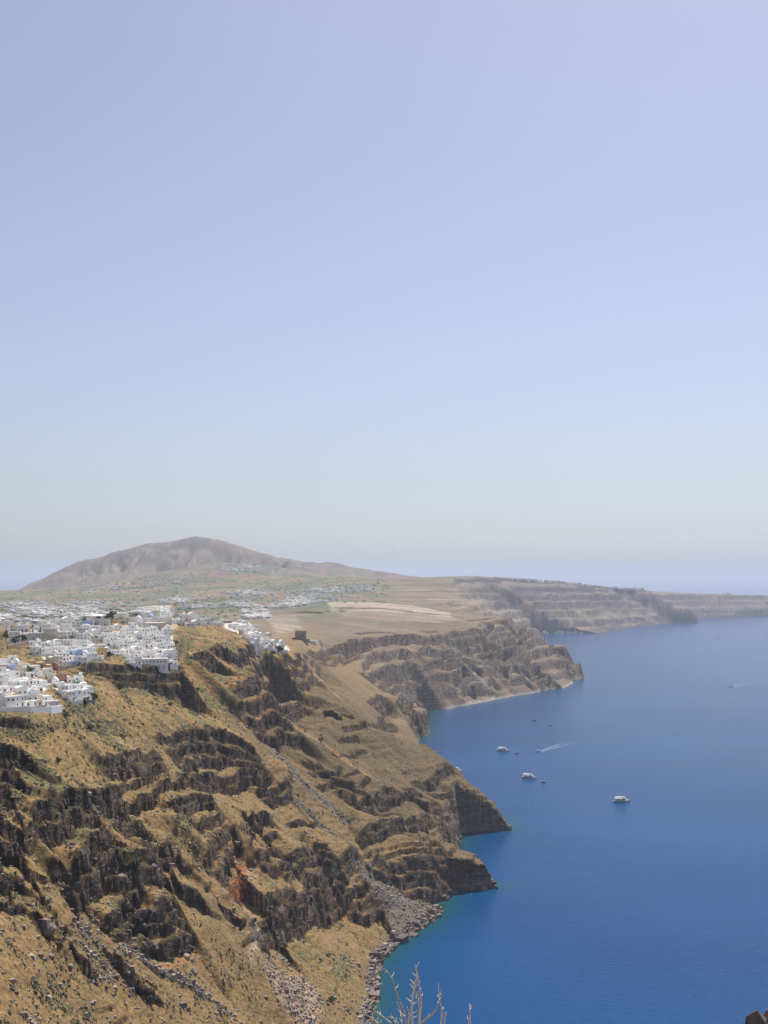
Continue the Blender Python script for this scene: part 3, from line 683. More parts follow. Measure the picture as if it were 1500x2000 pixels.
def house(p, w, d, st, rz, wallm, roof, terr, detail, r):
    """one cubic island house standing on point p; front face is local -Y"""
    h = 3.1 * st + .2
    b = MB(); t = .28; base_ = -4.5
    if roof == 'flat':
        b.box(-w/2, w/2, 0, d, base_, h - .45)                                        # walls
        for x0, x1, y0, y1 in ((-w/2, w/2, 0, t), (-w/2, w/2, d - t, d), (-w/2, -w/2 + t, t, d - t), (w/2 - t, w/2, t, d - t)):
            b.box(x0, x1, y0, y1, h - .45, h, 0, False)                               # parapet
    else:
        b.box(-w/2, w/2, 0, d, base_, h - .3)
    o = link('house', b.mesh('house_walls', wallm), None, p, rz)
    if roof == 'flat':
        q_ = MB(); q_.box(-w/2 + t, w/2 - t, t, d - t, h - .45, h - .40); link('roof', q_.mesh('roof', M_ROOF if r.random() < .45 else wallm), o)
    elif roof == 'vault':
        q_ = MB(); n = 8; rr = w / 2; i = 0
        arc = [(rr * math.cos(math.pi * k_ / n), h - .3 + rr * .62 * math.sin(math.pi * k_ / n)) for k_ in range(n + 1)]
        q_.v += [(x, 0, z) for x, z in arc] + [(x, d, z) for x, z in arc]
        for k_ in range(n): q_.f.append((k_, k_ + n + 1, k_ + n + 2, k_ + 1)); q_.m.append(0)
        q_.f.append(tuple(range(n + 1))); q_.m.append(0); q_.f.append(tuple(range(2 * n + 1, n, -1))); q_.m.append(0)
        link('roof', q_.mesh('roof', wallm, False), o)
    elif roof == 'dome':
        q_ = MB(); rr = min(w, d) * .42; n, mm = 12, 5
        for a in range(mm):
            ph = math.pi / 2 * a / mm
            q_.v += [(rr * math.cos(ph) * math.cos(2 * math.pi * k_ / n), d / 2 + rr * math.cos(ph) * math.sin(2 * math.pi * k_ / n), h - .3 + rr * math.sin(ph)) for k_ in range(n)]
        q_.v.append((0, d / 2, h - .3 + rr))
        for a in range(mm - 1):
            for k_ in range(n): q_.f.append((a * n + k_, a * n + (k_ + 1) % n, a * n + n + (k_ + 1) % n, a * n + n + k_)); q_.m.append(0)
        for k_ in range(n): q_.f.append(((mm - 1) * n + k_, (mm - 1) * n + (k_ + 1) % n, mm * n)); q_.m.append(0)
        link('dome', q_.mesh('dome', M_BLUE if r.random() < .4 else wallm, True), o)
    if roof == 'flat' and st > 1 and r.random() < .35:                                   # stair head on the roof
        q_ = MB(); x = r.uniform(-w/2 + 1.2, w/2 - 1.2); q_.box(x - 1.1, x + 1.1, d * .55, d - t - .05, h - .42, h + 1.9); link('stair_head', q_.mesh('stair_head', wallm), o)
    if roof == 'flat' and r.random() < .3:
        q_ = MB(); x = r.uniform(-w/2 + .5, w/2 - .5); q_.box(x - .25, x + .25, d - .9, d - .4, h - .42, h + .9); link('chimney', q_.mesh('chimney', wallm), o)
    if terr:
        q_ = MB(); tw = w * r.uniform(.9, 1.15); td = r.uniform(2.2, 3.4); x0 = -tw/2; x1 = tw/2
        q_.box(x0, x1, -td, -.003, base_ - 1.5, -.1); q_.box(x0, x1, -td, -td + .25, -.1, .75, 0, False)
        q_.box(x0, x0 + .25, -td + .25, -.003, -.1, .75, 0, False); q_.box(x1 - .25, x1, -td + .25, -.003, -.1, .75, 0, False)
        link('terrace', q_.mesh('terrace', wallm), o)
        if r.random() < .22:
            q_ = MB(); q_.box(x0 + .5, x1 - .5, -td + .5, -.01, 2.35, 2.45)
            for x in (x0 + .6, x1 - .6): q_.box(x - .06, x + .06, -td + .55, -td + .67, -.1, 2.35)
            link('pergola', q_.mesh('pergola', M_SHADE if r.random() < .6 else M_CREAM), o)
    # openings: front, right side, left side
    def put(lst, x, y, z, rot, nm):
        k_ = link(nm, r.choice(lst), o, (x, y, z), rot); return k_
    sides = [((0, 0), w, 0.0), ((w/2, d/2), d, math.pi/2), ((-w/2, d/2), d, -math.pi/2)]
    for si, ((cx, cy), span, rot) in enumerate(sides):
        n = max(1, int(span / (2.3 if detail > 1 else 3.2)))
        for s_ in range(st):
            kind = WIN[r.randrange(len(WIN))]
            for k_ in range(n):
                if r.random() < (.34 if si == 0 else .6): continue
                off = (k_ + .5 - n / 2) * span / n
                x = cx + off * math.cos(rot); y = cy + off * math.sin(rot)
                if si == 0 and s_ == 0 and k_ == n // 2: put(DOOR, x, y, 0, rot, 'door')
                else:
                    c_ = link('window', kind, o, (x, y, s_ * 3.1 + .95), rot)
    return o
VILL = [
 # name, rows (lowest first) as photo lines u0,v0,u1,v1,n ; facing angle ; storeys ; terrace share ; detail
 ('in the left-edge village', 'terraced houses at the left edge', [(-6,1381,112,1383,7),(-6,1366,100,1370,7),(-4,1351,86,1355,6),(-2,1336,92,1340,7),(-2,1321,66,1325,5),(-2,1308,52,1312,5),(-2,1295,30,1298,3)], 38, (1,1,2), .9, 2),
 ('in the spur village', 'houses on the lower spur', [(136,1368,184,1371,5),(122,1357,180,1359,5),(108,1346,172,1348,5),(94,1335,160,1338,6)], 32, (1,1,2), .9, 2),
 ('below the road wall', 'houses below the stone road wall', [(102,1301,166,1301,6),(92,1291,200,1291,8),(64,1281,205,1282,9),(58,1271,195,1272,9),(76,1262,182,1263,7)], 30, (1,2,2), .85, 2),
 ('above the road wall', 'larger houses above the stone road wall', [(22,1255,150,1246,7),(64,1241,215,1238,8),(84,1226,215,1224,7),(10,1236,60,1232,4)], 24, (2,2,3), .2, 2),
 ('in the clifftop village', 'houses of the main clifftop village', [(252,1297,342,1297,7),(246,1286,344,1286,8),(240,1275,340,1276,9),(226,1264,335,1264,9),(205,1254,330,1253,10),(205,1243,335,1241,9),(215,1231,330,1230,9),(240,1219,345,1218,8),(266,1208,350,1206,6)], 28, (1,2,2), .75, 2),
 ('beside the walled garden', 'houses beside the walled garden', [(204,1276,240,1278,3),(196,1264,224,1264,3)], 30, (1,1,2), .8, 2),
 ('on the upper lane', 'houses on the upper lane', [(152,1254,206,1249,5)], 26, (1,2,2), .5, 2),
 ('under the ochre ruin', 'houses under the ochre ruin', [(64,1318,98,1324,3)], 34, (1,1,2), .9, 2),
 ('on the ridge top', 'houses along the ridge top', [(352,1222,440,1220,7),(356,1211,424,1211,5)], 30, (1,1,2), .3, 1),
 ('in the village behind the overhang', 'dense white houses behind the dark overhang', [(500,1268,562,1274,8),(490,1259,556,1264,9),(480,1250,546,1254,9),(470,1241,532,1244,8),(460,1232,518,1235,8),(450,1224,502,1226,7),(432,1216,482,1217,6)], 34, (1,2,2), .3, 1),
]
rh = random.Random(41)
ROWN = ['lowest row', 'second row up', 'third row up', 'fourth row up', 'fifth row up', 'sixth row up', 'seventh row up', 'eighth row up', 'top row']
n_house = 0
for vname, grp, rows, face, storeys, terr, det in VILL:
    for ri, (u0, v0, u1, v1, n) in enumerate(rows):
        for k_ in range(n):
            u = u0 + (u1 - u0) * (k_ + .5 + rh.uniform(-.22, .22)) / n; v = v0 + (v1 - v0) * (k_ + .5) / n + rh.uniform(-2.5, 2.5)
            x, y, z = ray(u, v, H)
            w = min(max(abs(u1 - u0) / n * y / F * rh.uniform(1.0, 1.5), 4.8), 12); d = rh.uniform(5.2, 8); st = rh.choice(storeys)
            roof = rh.choices(['flat', 'vault', 'dome'], [.84, .125, .035])[0]
            if roof == 'dome' : w = d = min(w, 6.5); st = 1 if st == 1 else 2
            wm = rh.choices([M_WHITE, M_CREAM, M_GREY, M_BLUE, M_OCHRE, M_PINK], [.885, .07, .02, .01, .01, .005])[0]
            if vname.startswith('below') and ri < 3 and .45 < k_ / n < .75: wm = rh.choice([M_BLUE, M_WHITE])
            o = house((x, y, z + .2), w, d, st, R(face + rh.uniform(-16, 16)), wm, roof, rh.random() < terr, det, rh)
            colr = {M_WHITE: 'white', M_CREAM: 'cream', M_GREY: 'grey', M_BLUE: 'pale blue', M_OCHRE: 'ochre', M_PINK: 'rose'}[wm]
            desc = colr + (' domed' if roof == 'dome' else ' vaulted' if roof == 'vault' else '') + ' ' + ['one', 'two', 'three'][st - 1] + '-storey house'
            if n == 1: pos = ''
            else: pos = (ORD[k_] + ' from left') if k_ < n - 1 else 'rightmost'
            tag(o, f'{desc}, {pos}, {"" if len(rows) == 1 else ROWN[ri] if ri < len(rows) - 1 else "top row"} {vname}'.replace(",  ", ", "), 'house', grp); n_house += 1
print('houses', n_house)

def strip_wall(name, uv, hgt, thick, m, label, cat='wall', lift=0.0, smooth_top=True):
    """a wall that follows the ground along a traced line"""
    pts = [ray(u, v, H) for u, v in uv]; b = MB(); P2 = []
    for a, c_ in zip(pts, pts[1:]):
        n = max(1, int(math.hypot(c_[0] - a[0], c_[1] - a[1]) / 6))
        P2 += [tuple(a[i] + (c_[i] - a[i]) * k_ / n for i in range(3)) for k_ in range(n)]
    P2.append(pts[-1]); zs = [ground(p[0], p[1]) for p in P2]
    if smooth_top: zs = [sum(zs[max(0, k_ - 3):k_ + 4]) / len(zs[max(0, k_ - 3):k_ + 4]) for k_ in range(len(zs))]
    for k_, p in enumerate(P2):
        q_ = P2[min(k_ + 1, len(P2) - 1)]; r_ = P2[max(k_ - 1, 0)]; d = Vector((q_[0] - r_[0], q_[1] - r_[1], 0)).normalized(); nrm = Vector((-d.y, d.x, 0)) * thick / 2
        for sgn in (1, -1):
            b.v += [(p[0] + sgn * nrm.x, p[1] + sgn * nrm.y, zs[k_] - 5), (p[0] + sgn * nrm.x, p[1] + sgn * nrm.y, zs[k_] + hgt + lift)]
    for k_ in range(len(P2) - 1):
        i = k_ * 4
        for f in ((i, i + 1, i + 5, i + 4), (i + 3, i + 2, i + 6, i + 7), (i + 1, i + 3, i + 7, i + 5)): b.f.append(f); b.m.append(0)
    e = (len(P2) - 1) * 4
    b.f += [(0, 2, 3, 1), (e, e + 1, e + 3, e + 2)]; b.m += [0, 0]
    o = link(name, b.mesh(name, m)); tag(o, label, cat); return o
strip_wall('road_wall', ((14,1268),(50,1260),(90,1254),(130,1249),(170,1243),(204,1238)), 3.0, 1.2, M_STONE, 'long brown rubble wall carrying the road above the white village')
strip_wall('retaining_wall', ((-20,1390),(20,1391),(60,1392),(100,1393),(121,1392)), 3.2, .6, M_WHITE, 'long white retaining wall below the village at the left edge')
strip_wall('path_wall', ((118,1309),(140,1304),(165,1298),(190,1291),(206,1287)), 1.8, .6, M_STONE, 'low stone path wall climbing right above the dark crag')
strip_wall('garden_wall', ((96,1290),(104,1302),(113,1310)), 3.5, .6, M_PINK, 'curved reddish brown wall beside the ochre ruin')
strip_wall('zigzag_wall', ((24,1286),(30,1294),(44,1300),(60,1306)), 1.0, .5, M_CREAM, 'thin cream path wall stepping down beside scrubby bank')

def landmark(u, v, parts, rz, name, label, cat):
    x, y, z = ray(u, v, H); o = bpy.data.objects.new(name, None); COL.objects.link(o); o.location = (x, y, z); o.rotation_euler = (0, 0, rz)
    for nm, boxes, m in parts:
        b = MB()
        for bx in boxes: b.box(*bx)
        link(nm, b.mesh(nm, m), o)
    tag(o, label, cat); return o
landmark(333, 1197, [('nave', [(-7,6,0,8,-4,7.5)], M_OCHRE), ('bell_tower', [(3,6.6,-.4,3.2,-4,11.5)], M_OCHRE), ('belfry_opening', [(4.1,5.5,-.45,-.3,8.2,10.4)], M_PANE), ('door', [(-1,1,-.1,.1,-.2,2.6)], M_WOOD), ('cornice', [(-7.2,6.8,-.5,8.2,7.4,7.8)], M_CREAM)]
         + [('window', [(x, x + 1.1, -.08, .1, 3.6, 5.2)], M_PANE) for x in (-5.6, -2.9, 1.6)], R(28), 'church', 'ochre yellow church with square bell tower on the hilltop', 'church')
landmark(588, 1249, [('tower_wall', [(-9,9,0,14,-5,13)], M_STONE), ('parapet', [(-9.4,9.4,-.4,.8,13,14.4),(-9.4,9.4,13.2,14.4,13,14.4),(-9.4,-8.2,.8,13.2,13,14.4),(8.2,9.4,.8,13.2,13,14.4)], M_STONE), ('annex', [(-16,-9,2,12,-5,3),(9,15,-1,12,-6,1)], M_STONE), ('window', [(-3,-1,-.1,.1,5,8)], M_PANE), ('window', [(3,5,-.1,.1,5,8)], M_PANE)], R(10), 'ruined_tower', 'dark square stone tower ruin on the plateau right of the village', 'tower')
landmark(603, 1254, [('wall', [(-14,14,0,7,-4,3)], M_WHITE), ('roof', [(-13.5,13.5,.5,6.5,3,3.2)], M_ROOF), ('door', [(-1,1,-.08,.1,0,2.2)], M_PANE)], R(-6), 'farm_shed', 'low white shed beside the dark tower ruin', 'shed')
landmark(440, 1217, [('wall', [(-13,13,0,8,-4,5)], M_PINK), ('roof', [(-12.6,12.6,.4,7.6,5,5.3)], M_CREAM)] + [('window', [(x, x + 1.4, -.08, .1, 1.6, 3.4)], M_PANE) for x in (-10, -6, -2, 2, 6, 10)], R(12), 'long_hall', 'long reddish hall on the ridge left of the dense village', 'building')
landmark(82, 1304, [('wall', [(-4,3,0,6,-5,4),(3.01,7,-2,4,-6,2),(-8,-4.01,1,5,-5,5.5)], M_OCHRE), ('doorway', [(-1,.6,-.08,.1,0,2.4)], M_PANE)], R(40), 'ochre_ruin', 'stepped ochre ruin between the white villages', 'ruin')
landmark(300, 1228, [('wall', [(-12,12,0,9,-5,5.5)], M_CREAM), ('colonnade', [(x, x + .5, -.5, 0, 0, 5) for x in range(-11, 12, 2)], M_STONE), ('roof', [(-12.5,12.5,-.8,9.5,5.5,6)], M_CREAM)], R(20), 'arcaded_building', 'cream building with a row of stone pillars below the church', 'building')
landmark(297, 1301, [('wall', [(-13,13,0,8,-6,6.2)], M_WHITE), ('roof', [(-12.6,12.6,.4,7.6,6.2,6.4)], M_ROOF)] + [('arch', [(x, x + 2.2, -.1, .1, -2.5, 1.0)], M_GREY) for x in (-11.5,-7.5,-3.5,.5,4.5,8.5)] + [('window', [(x, x + 1.2, -.08, .1, 3.2, 4.6)], M_PANE) for x in (-11,-8,-5,-2,1,4,7,10)], R(10), 'hotel', 'white arcaded hotel at the cliff edge, lowest of the main village', 'hotel')
for (u, v, lb) in ((50, 1377, 'small turquoise pool on the terrace above the long white wall'), (140, 1362, 'small turquoise pool among the spur village houses')):
    x, y, z = ray(u, v, H); b = MB(); b.box(-4.5, 4.5, -1.6, 1.6, -3, .5); rim = link('swimming_pool', b.mesh('pool_basin', M_WHITE), None, (x, y, z + 1.2), R(10)); b = MB(); b.box(-4.1, 4.1, -1.2, 1.2, .5, .52); link('pool_surface', b.mesh('pool_surface', M_POOL), rim); tag(rim, lb, 'pool')

# far settlements: too many and too small to tell apart, one mass
def far_houses():
    r = random.Random(5); b = MB()
    zones = [((-10,1204),(200,1199),(330,1196),(330,1204),(215,1212),(-10,1222)), ((0,1176),(250,1172),(330,1192),(200,1203),(0,1206)), ((300,1170),(520,1150),(700,1150),(690,1168),(560,1188),(330,1190)), ((420,1104),(470,1100),(560,1108),(540,1118),(430,1116)), ((120,1152),(330,1128),(360,1140),(160,1164)), ((560,1165),(640,1160),(650,1176),(540,1190)), ((470,1192),(520,1188),(530,1208),(480,1210)), ((600,1150),(720,1145),(740,1155),(640,1160)), ((1060,1235),(1150,1236),(1150,1238),(1062,1238)), ((820,1119),(852,1117),(856,1121),(825,1123)), ((1010,1131),(1062,1133),(1062,1136),(1012,1134)), ((355,1049),(386,1048),(386,1051),(358,1052)), ((1000,1131),(1140,1140),(1280,1153),(1280,1157),(1140,1145),(1000,1136))]
    num = [190, 520, 560, 190, 110, 220, 110, 110, 24, 20, 26, 9, 60]
    for zo, nm in zip(zones, num):
        us = [p[0] for p in zo]; vv = [p[1] for p in zo]; got = 0; tries = 0; cents = [(r.uniform(min(us), max(us)), r.uniform(min(vv), max(vv))) for _ in range(9)]
        while got < nm and tries < nm * 30:
            tries += 1
            if r.random() < .65: cc = r.choice(cents); u, v = r.gauss(cc[0], 16), r.gauss(cc[1], 3)
            else: u, v = r.uniform(min(us), max(us)), r.uniform(min(vv), max(vv))
            if not inpoly(np.array([u]), np.array([v]), zo)[0]: continue
            x, y, z = ray(u, v, H)
            if y < (1180 if zo is zones[0] else 1700) or z < 1 or y > 9500: continue
            w, d, h = r.uniform(7, 19), r.uniform(7, 12), r.uniform(3.4, 7.5); a = r.uniform(-.6, .6); ca, sa = math.cos(a), math.sin(a); i = len(b.v)
            b.box(-w/2, w/2, -d/2, d/2, -3, h, 0 if r.random() < .82 else 1, False)
            b.v[i:] = [(x + px * ca - py * sa, y + px * sa + py * ca, z + pz) for px, py, pz in b.v[i:]]
            if r.random() < .5:
                i = len(b.v); b.box(-w * .3, w * .25, -d/2 - .1, -d/2 + .1, 1, h * .6, 2, False); b.v[i:] = [(x + px * ca - py * sa, y + px * sa + py * ca, z + pz) for px, py, pz in b.v[i:]]
            got += 1
    o = link('distant_villages', b.mesh('distant_villages', [M_WHITE, M_CREAM, M_PANE])); tag(o, 'scattered white villages on the far plain and hills', kind='stuff')
far_houses()

# ------------------------------------------------------------------ plants
def leaf_mat(name, col, var=.35):
    m, nt, b = mat(name); ge = N(nt, 'ShaderNodeObjectInfo'); no = N(nt, 'ShaderNodeTexNoise'); no.inputs['Scale'].default_value = 1.3; tc = N(nt, 'ShaderNodeNewGeometry'); nt.links.new(tc.outputs['Position'], no.inputs['Vector'])
    mr = N(nt, 'ShaderNodeMapRange'); mr.inputs['From Min'].default_value = .3; mr.inputs['From Max'].default_value = .7; mr.inputs['To Min'].default_value = 1 - var; mr.inputs['To Max'].default_value = 1 + var; nt.links.new(no.outputs['Fac'], mr.inputs['Value'])
    sc = N(nt, 'ShaderNodeVectorMath', operation='SCALE'); sc.inputs[0].default_value = col; nt.links.new(mr.outputs[0], sc.inputs['Scale']); nt.links.new(sc.outputs[0], b.inputs['Base Color']); b.inputs['Roughness'].default_value = .8; b.inputs['Specular IOR Level'].default_value = .2
    return m
M_LEAF = leaf_mat('evergreen_leaves', (.045, .075, .028)); M_LEAF2 = leaf_mat('grey_green_leaves', (.10, .125, .062)); M_BARK = plain_mat('bark', (.11, .08, .06), .95, .25, 4)
def crown_mesh(seed, n, sx, sy, sz, cz, leaf, m):
    r = random.Random(seed); b = MB(); cl = []
    for _ in range(9):
        while True:
            p = (r.uniform(-1, 1), r.uniform(-1, 1), r.uniform(-1, 1))
            if p[0] ** 2 + p[1] ** 2 + p[2] ** 2 < .8: break
        cl.append((p, r.uniform(.28, .5)))
    for _ in range(n):
        c_, s_ = r.choice(cl); d = Vector((r.gauss(0, 1), r.gauss(0, 1), r.gauss(0, 1))).normalized() * s_ * r.uniform(.75, 1.05)
        p = Vector(((c_[0] + d.x) * sx, (c_[1] + d.y) * sy, cz + (c_[2] + d.z) * sz))
        a = Vector((r.gauss(0, 1), r.gauss(0, 1), r.gauss(0, 1))).normalized(); q_ = a.cross(Vector((r.gauss(0, 1), r.gauss(0, 1), r.gauss(0, 1)))).normalized(); L_ = leaf * r.uniform(.6, 1.3)
        b.quad(tuple(p - a * L_), tuple(p - q_ * L_ * .6), tuple(p + a * L_), tuple(p + q_ * L_ * .6))
    return b.mesh('crown', m)
def trunk_mesh(h, r0):
    b = MB(); b.tube([(0, 0, -.6), (.05, 0, h * .5), (-.05, .05, h)], r0, r0 * .55, 7)
    for a in (0, 2.1, 4.2): b.tube([(0, 0, h * .7), (math.cos(a) * h * .3, math.sin(a) * h * .3, h * 1.15), (math.cos(a) * h * .42, math.sin(a) * h * .42, h * 1.5)], r0 * .45, r0 * .15, 5)
    return b.mesh('trunk', M_BARK)
TREE = [(crown_mesh(s_, 420, 2.6, 2.6, 2.0, 3.6, .42, M_LEAF), trunk_mesh(2.4, .22)) for s_ in (1, 2)] + [(crown_mesh(3, 380, .9, .9, 3.4, 4.2, .35, M_LEAF), trunk_mesh(2.0, .16))]
BUSH = [(crown_mesh(s_ + 10, 260, 1.5, 1.5, 1.0, .9, .30, m_), trunk_mesh(.6, .09)) for s_, m_ in ((1, M_LEAF), (2, M_LEAF2), (3, M_LEAF2))]
def plant(name, pr, u, v, s_, label, cat, grp):
    x, y, z = ray(u, v, H); o = bpy.data.objects.new(name, None); COL.objects.link(o); o.location = (x, y, ground(x, y)); o.scale = (s_, s_, s_); o.rotation_euler = (0, 0, rh.uniform(0, 6))
    link('crown', pr[0], o); link('trunk', pr[1], o); tag(o, label, cat, grp); return o
for k_, (u, v, s_, ty, lb) in enumerate([
  (218,1216,2.0,0,'large dark evergreen tree beside the upper houses, left of the church'), (206,1217,1.2,1,'smaller dark tree just left of the large evergreen'), (30,1262,1.3,1,'round green tree against the road wall near left edge'), (44,1258,1.4,0,'dark round tree in front of the road-side house'),
  (64,1240,1.1,2,'left of two dark cypresses between upper white houses'), (78,1240,1.0,2,'right of two dark cypresses between upper white houses'), (12,1254,1.6,1,'olive tree at the far left road bend'), (165,1222,1.3,1,'brownish tree on the skyline of the upper houses'), (192,1214,1.0,0,'low dark tree on the skyline left of the evergreen'),
  (72,1262,.8,1,'small palm-like tree in front of the white road-side house'), (183,1372,1.2,0,'bright dark-green tree at the right end of the spur village'), (57,1318,1.0,1,'tree among the terraced houses at left'), (214,1288,1.2,0,'dark tree at the top of the path wall'), (204,1279,.9,1,'small tree above the path wall'), (368,1200,1.2,0,'dark tree right of the ochre church'), (213,1272,.9,2,'thin dark cypress above the green garden'),
  (545,1278,1.8,0,'bright green tree below the dense village'), (533,1282,1.2,1,'smaller tree left of the bright green tree below the dense village'), (345,1282,1.1,1,'tree at the right end of the clifftop village'), (344,1262,1.0,0,'upper tree at the right end of the clifftop village'), (168,1382,1.1,1,'dark shrub-like tree below the spur village')]):
    plant('tree', TREE[ty], u, v, s_, lb, 'tree', 'trees round the villages')
for k_, (u, v, s_, ty, lb) in enumerate([
  (297,1355,1.9,0,'big round dark bush alone on the orange slope'), (333,1378,1.4,0,'dark bush below and right of the big round one'), (627,1447,1.8,0,'dark green bush beside the tan track'), (112,1489,1.3,0,'small dark bush on the rusty slope at left'), (268,1692,2.0,1,'tall green bush inside the rock amphitheatre'), (227,1838,1.2,1,'bright green bush at the head of the grey scree chute'),
  (336,1880,1.2,1,'green bush under the big dark block'), (292,1958,1.9,1,'bright green bush near the bottom of the slope'), (648,1955,1.6,1,'green bush right of the pinkish rubble'), (368,1976,1.0,1,'low green bush beside the lower scree chute'), (128,1398,2.2,2,'bright green bush below the white retaining wall'), (176,1424,1.5,0,'dark bush above the rusty patch'), (190,1422,1.1,2,'pale bush beside the dark one above the rusty patch'), (352,1330,1.6,2,'grey-green bush under the clifftop crag'), (385,1348,1.4,2,'pale bush on the upper slope'), (440,1362,1.2,2,'pale bush above the small ledges'), (240,1440,1.3,2,'pale bush in the middle of the upper slope'), (60,1500,1.6,1,'green bush above the left-edge crag'), (640,1868,1.3,2,'pale bush low on the golden slope'), (846,1744,1.2,0,'dark bush at the foot of the striped sea cliff')]):
    plant('bush', BUSH[ty], u, v, s_, lb, 'bush', 'bushes on the slope')

# ------------------------------------------------------------------ loose cover of the slope, joined by kind
def scatter(name, n, weight, size, proto, cols, label, sink=.2, seed=1, squash=.7, ymax=1620, minz=.3):
    """n copies of a tiny shape strewn over the grid where weight is high; chosen per grid cell so they thin out with distance"""
    g = np.random.default_rng(seed); i1 = int(np.searchsorted(Ys, ymax)); wgt = np.clip(weight[:i1], 0, None) * (H[:i1] > minz)
    vis = HV + F * (CAMZ - H[:i1]) / Ys[:i1, None]; wgt = wgt * (vis < 2060)
    cw = wgt.ravel().cumsum(); idx = np.searchsorted(cw, g.random(n) * cw[-1]); ii, jj = np.unravel_index(np.clip(idx, 0, wgt.size - 1), wgt.shape)
    px, py, pz = PX[ii, jj] + g.normal(0, .5, n), PY[ii, jj] + g.normal(0, .5, n), PZ[ii, jj]
    s_ = size[0] * np.exp(g.normal(0, size[1], n)); V = np.array(proto[0], float); Fc = np.array(proto[1], np.int64); nv = len(V)
    a = g.random(n) * 6.283; ca, sa = np.cos(a), np.sin(a); jit = 1 + g.normal(0, .2, (n, nv, 3))
    W = V[None] * jit; W[..., 2] *= squash; W = W * s_[:, None, None]
    co = np.stack([W[..., 0] * ca[:, None] - W[..., 1] * sa[:, None] + px[:, None], W[..., 0] * sa[:, None] + W[..., 1] * ca[:, None] + py[:, None], W[..., 2] + (pz - sink * s_)[:, None]], -1).reshape(-1, 3)
    fc = (Fc[None] + (np.arange(n) * nv)[:, None, None]).reshape(-1, Fc.shape[1])
    m, nt, b = mat(name); at = N(nt, 'ShaderNodeAttribute', attribute_name='tint'); nt.links.new(at.outputs['Color'], b.inputs['Base Color']); b.inputs['Roughness'].default_value = .95; b.inputs['Specular IOR Level'].default_value = .1
    me = mesh_from(name, co, fc, m); ac = me.color_attributes.new('tint', 'FLOAT_COLOR', 'POINT')
    cols = np.array(cols); cc = cols[g.integers(0, len(cols), n)] * (1 + g.normal(0, .15, (n, 1))); c4 = np.ones((n, nv, 4), np.float32); c4[..., :3] = np.clip(cc, .01, 1)[:, None]; ac.data.foreach_set('color', c4.ravel())
    o = link(name, me); tag(o, label, kind='stuff'); return o
OCT = ([(1,0,0),(0,1,0),(-1,0,0),(0,-1,0),(0,0,1),(0,0,-.8)], [(0,1,4),(1,2,4),(2,3,4),(3,0,4),(1,0,5),(2,1,5),(3,2,5),(0,3,5)])
CUBE = ([(-1,-1,-1),(1,-1,-1),(1,1,-1),(-1,1,-1),(-.8,-.7,1),(.7,-.8,1),(.8,.7,1),(-.7,.8,1)], [(0,3,2,1),(4,5,6,7),(0,1,5,4),(1,2,6,5),(2,3,7,6),(3,0,4,7)])
TUFT = ([(1,0,0),(.3,.95,0),(-.8,.6,0),(-.8,-.6,0),(.3,-.95,0),(.1,.1,1.0),(.5,.2,.75),(-.35,.4,.7),(-.2,-.5,.7)], [(0,1,6),(1,2,7),(2,3,7),(3,4,8),(4,0,8),(0,6,8),(6,5,8),(7,5,6),(1,7,6),(3,8,7),(8,5,7)])
gz = (1 - rmask) * (1 - scree) * (1 - paved) * near * land
scatter('scrub', 26000, gz * (.06 + 1.2 * sstep(.0, .6, fbm(X / 16, Y / 16, 4, 201)) ** 2 + green * 1.2) * (.35 + upper), (.62, .42), TUFT, [(.110,.112,.060),(.13,.12,.07),(.095,.100,.052),(.16,.125,.075),(.135,.115,.085),(.20,.145,.08)], 'low dry scrub and cushion plants over the slope', .15, 3, .75)
scatter('loose_stones', 15000, (1 - rmask) * near * land * (.06 + scree * 1.3 + .9 * np.clip(pink, 0, 1) + .5 * sstep(.35, .6, fbm(X / 30, Y / 30, 3, 211)) + shore * .8), (.42, .45), CUBE, [(.24,.20,.17),(.30,.25,.21),(.16,.13,.12),(.20,.17,.15),(.33,.27,.22)], 'loose stones and scree on the slope', .3, 5, .8)
scatter('rock_rubble', 2500, rmask * near * land * (.3 + dark), (.5, .45), CUBE, [(.075,.060,.055),(.10,.08,.07),(.15,.12,.10),(.055,.047,.046),(.19,.155,.13)], 'broken lava blocks along the ledges', .35, 7, .8)
scatter('shore_rocks', 4200, shore * near * (base < 6) * np.where(H > .2, 1, .12), (.95, .5), CUBE, [(.14,.11,.10),(.20,.16,.14),(.25,.20,.17),(.10,.085,.08)], 'tumbled rocks along the waterline', .35, 9, .8, minz=-1.3)
def far_trees():
    r = random.Random(15); b = MB(); g = 0
    while g < 700:
        u, v = r.uniform(-10, 760), r.uniform(1112, 1212); x, y, z = ray(u, v, H)
        if y < 1900 or y > 7500 or z < 120 or (u > 500 and v > 1180): continue
        s_ = r.uniform(2.2, 5.5); sx = s_ * r.uniform(.8, 2.5); i = len(b.v)
        for vx, vy, vz in TUFT[0]: b.v.append((x + vx * sx * r.uniform(.8, 1.2), y + vy * s_, z + vz * s_ * r.uniform(.7, 1.1)))
        for f in TUFT[1]: b.f.append(tuple(i + k_ for k_ in f)); b.m.append(0)
        g += 1
    o = link('distant_trees', b.mesh('distant_trees', M_LEAF2)); tag(o, 'dark trees and hedges dotted over the far plain', kind='stuff')
far_trees()

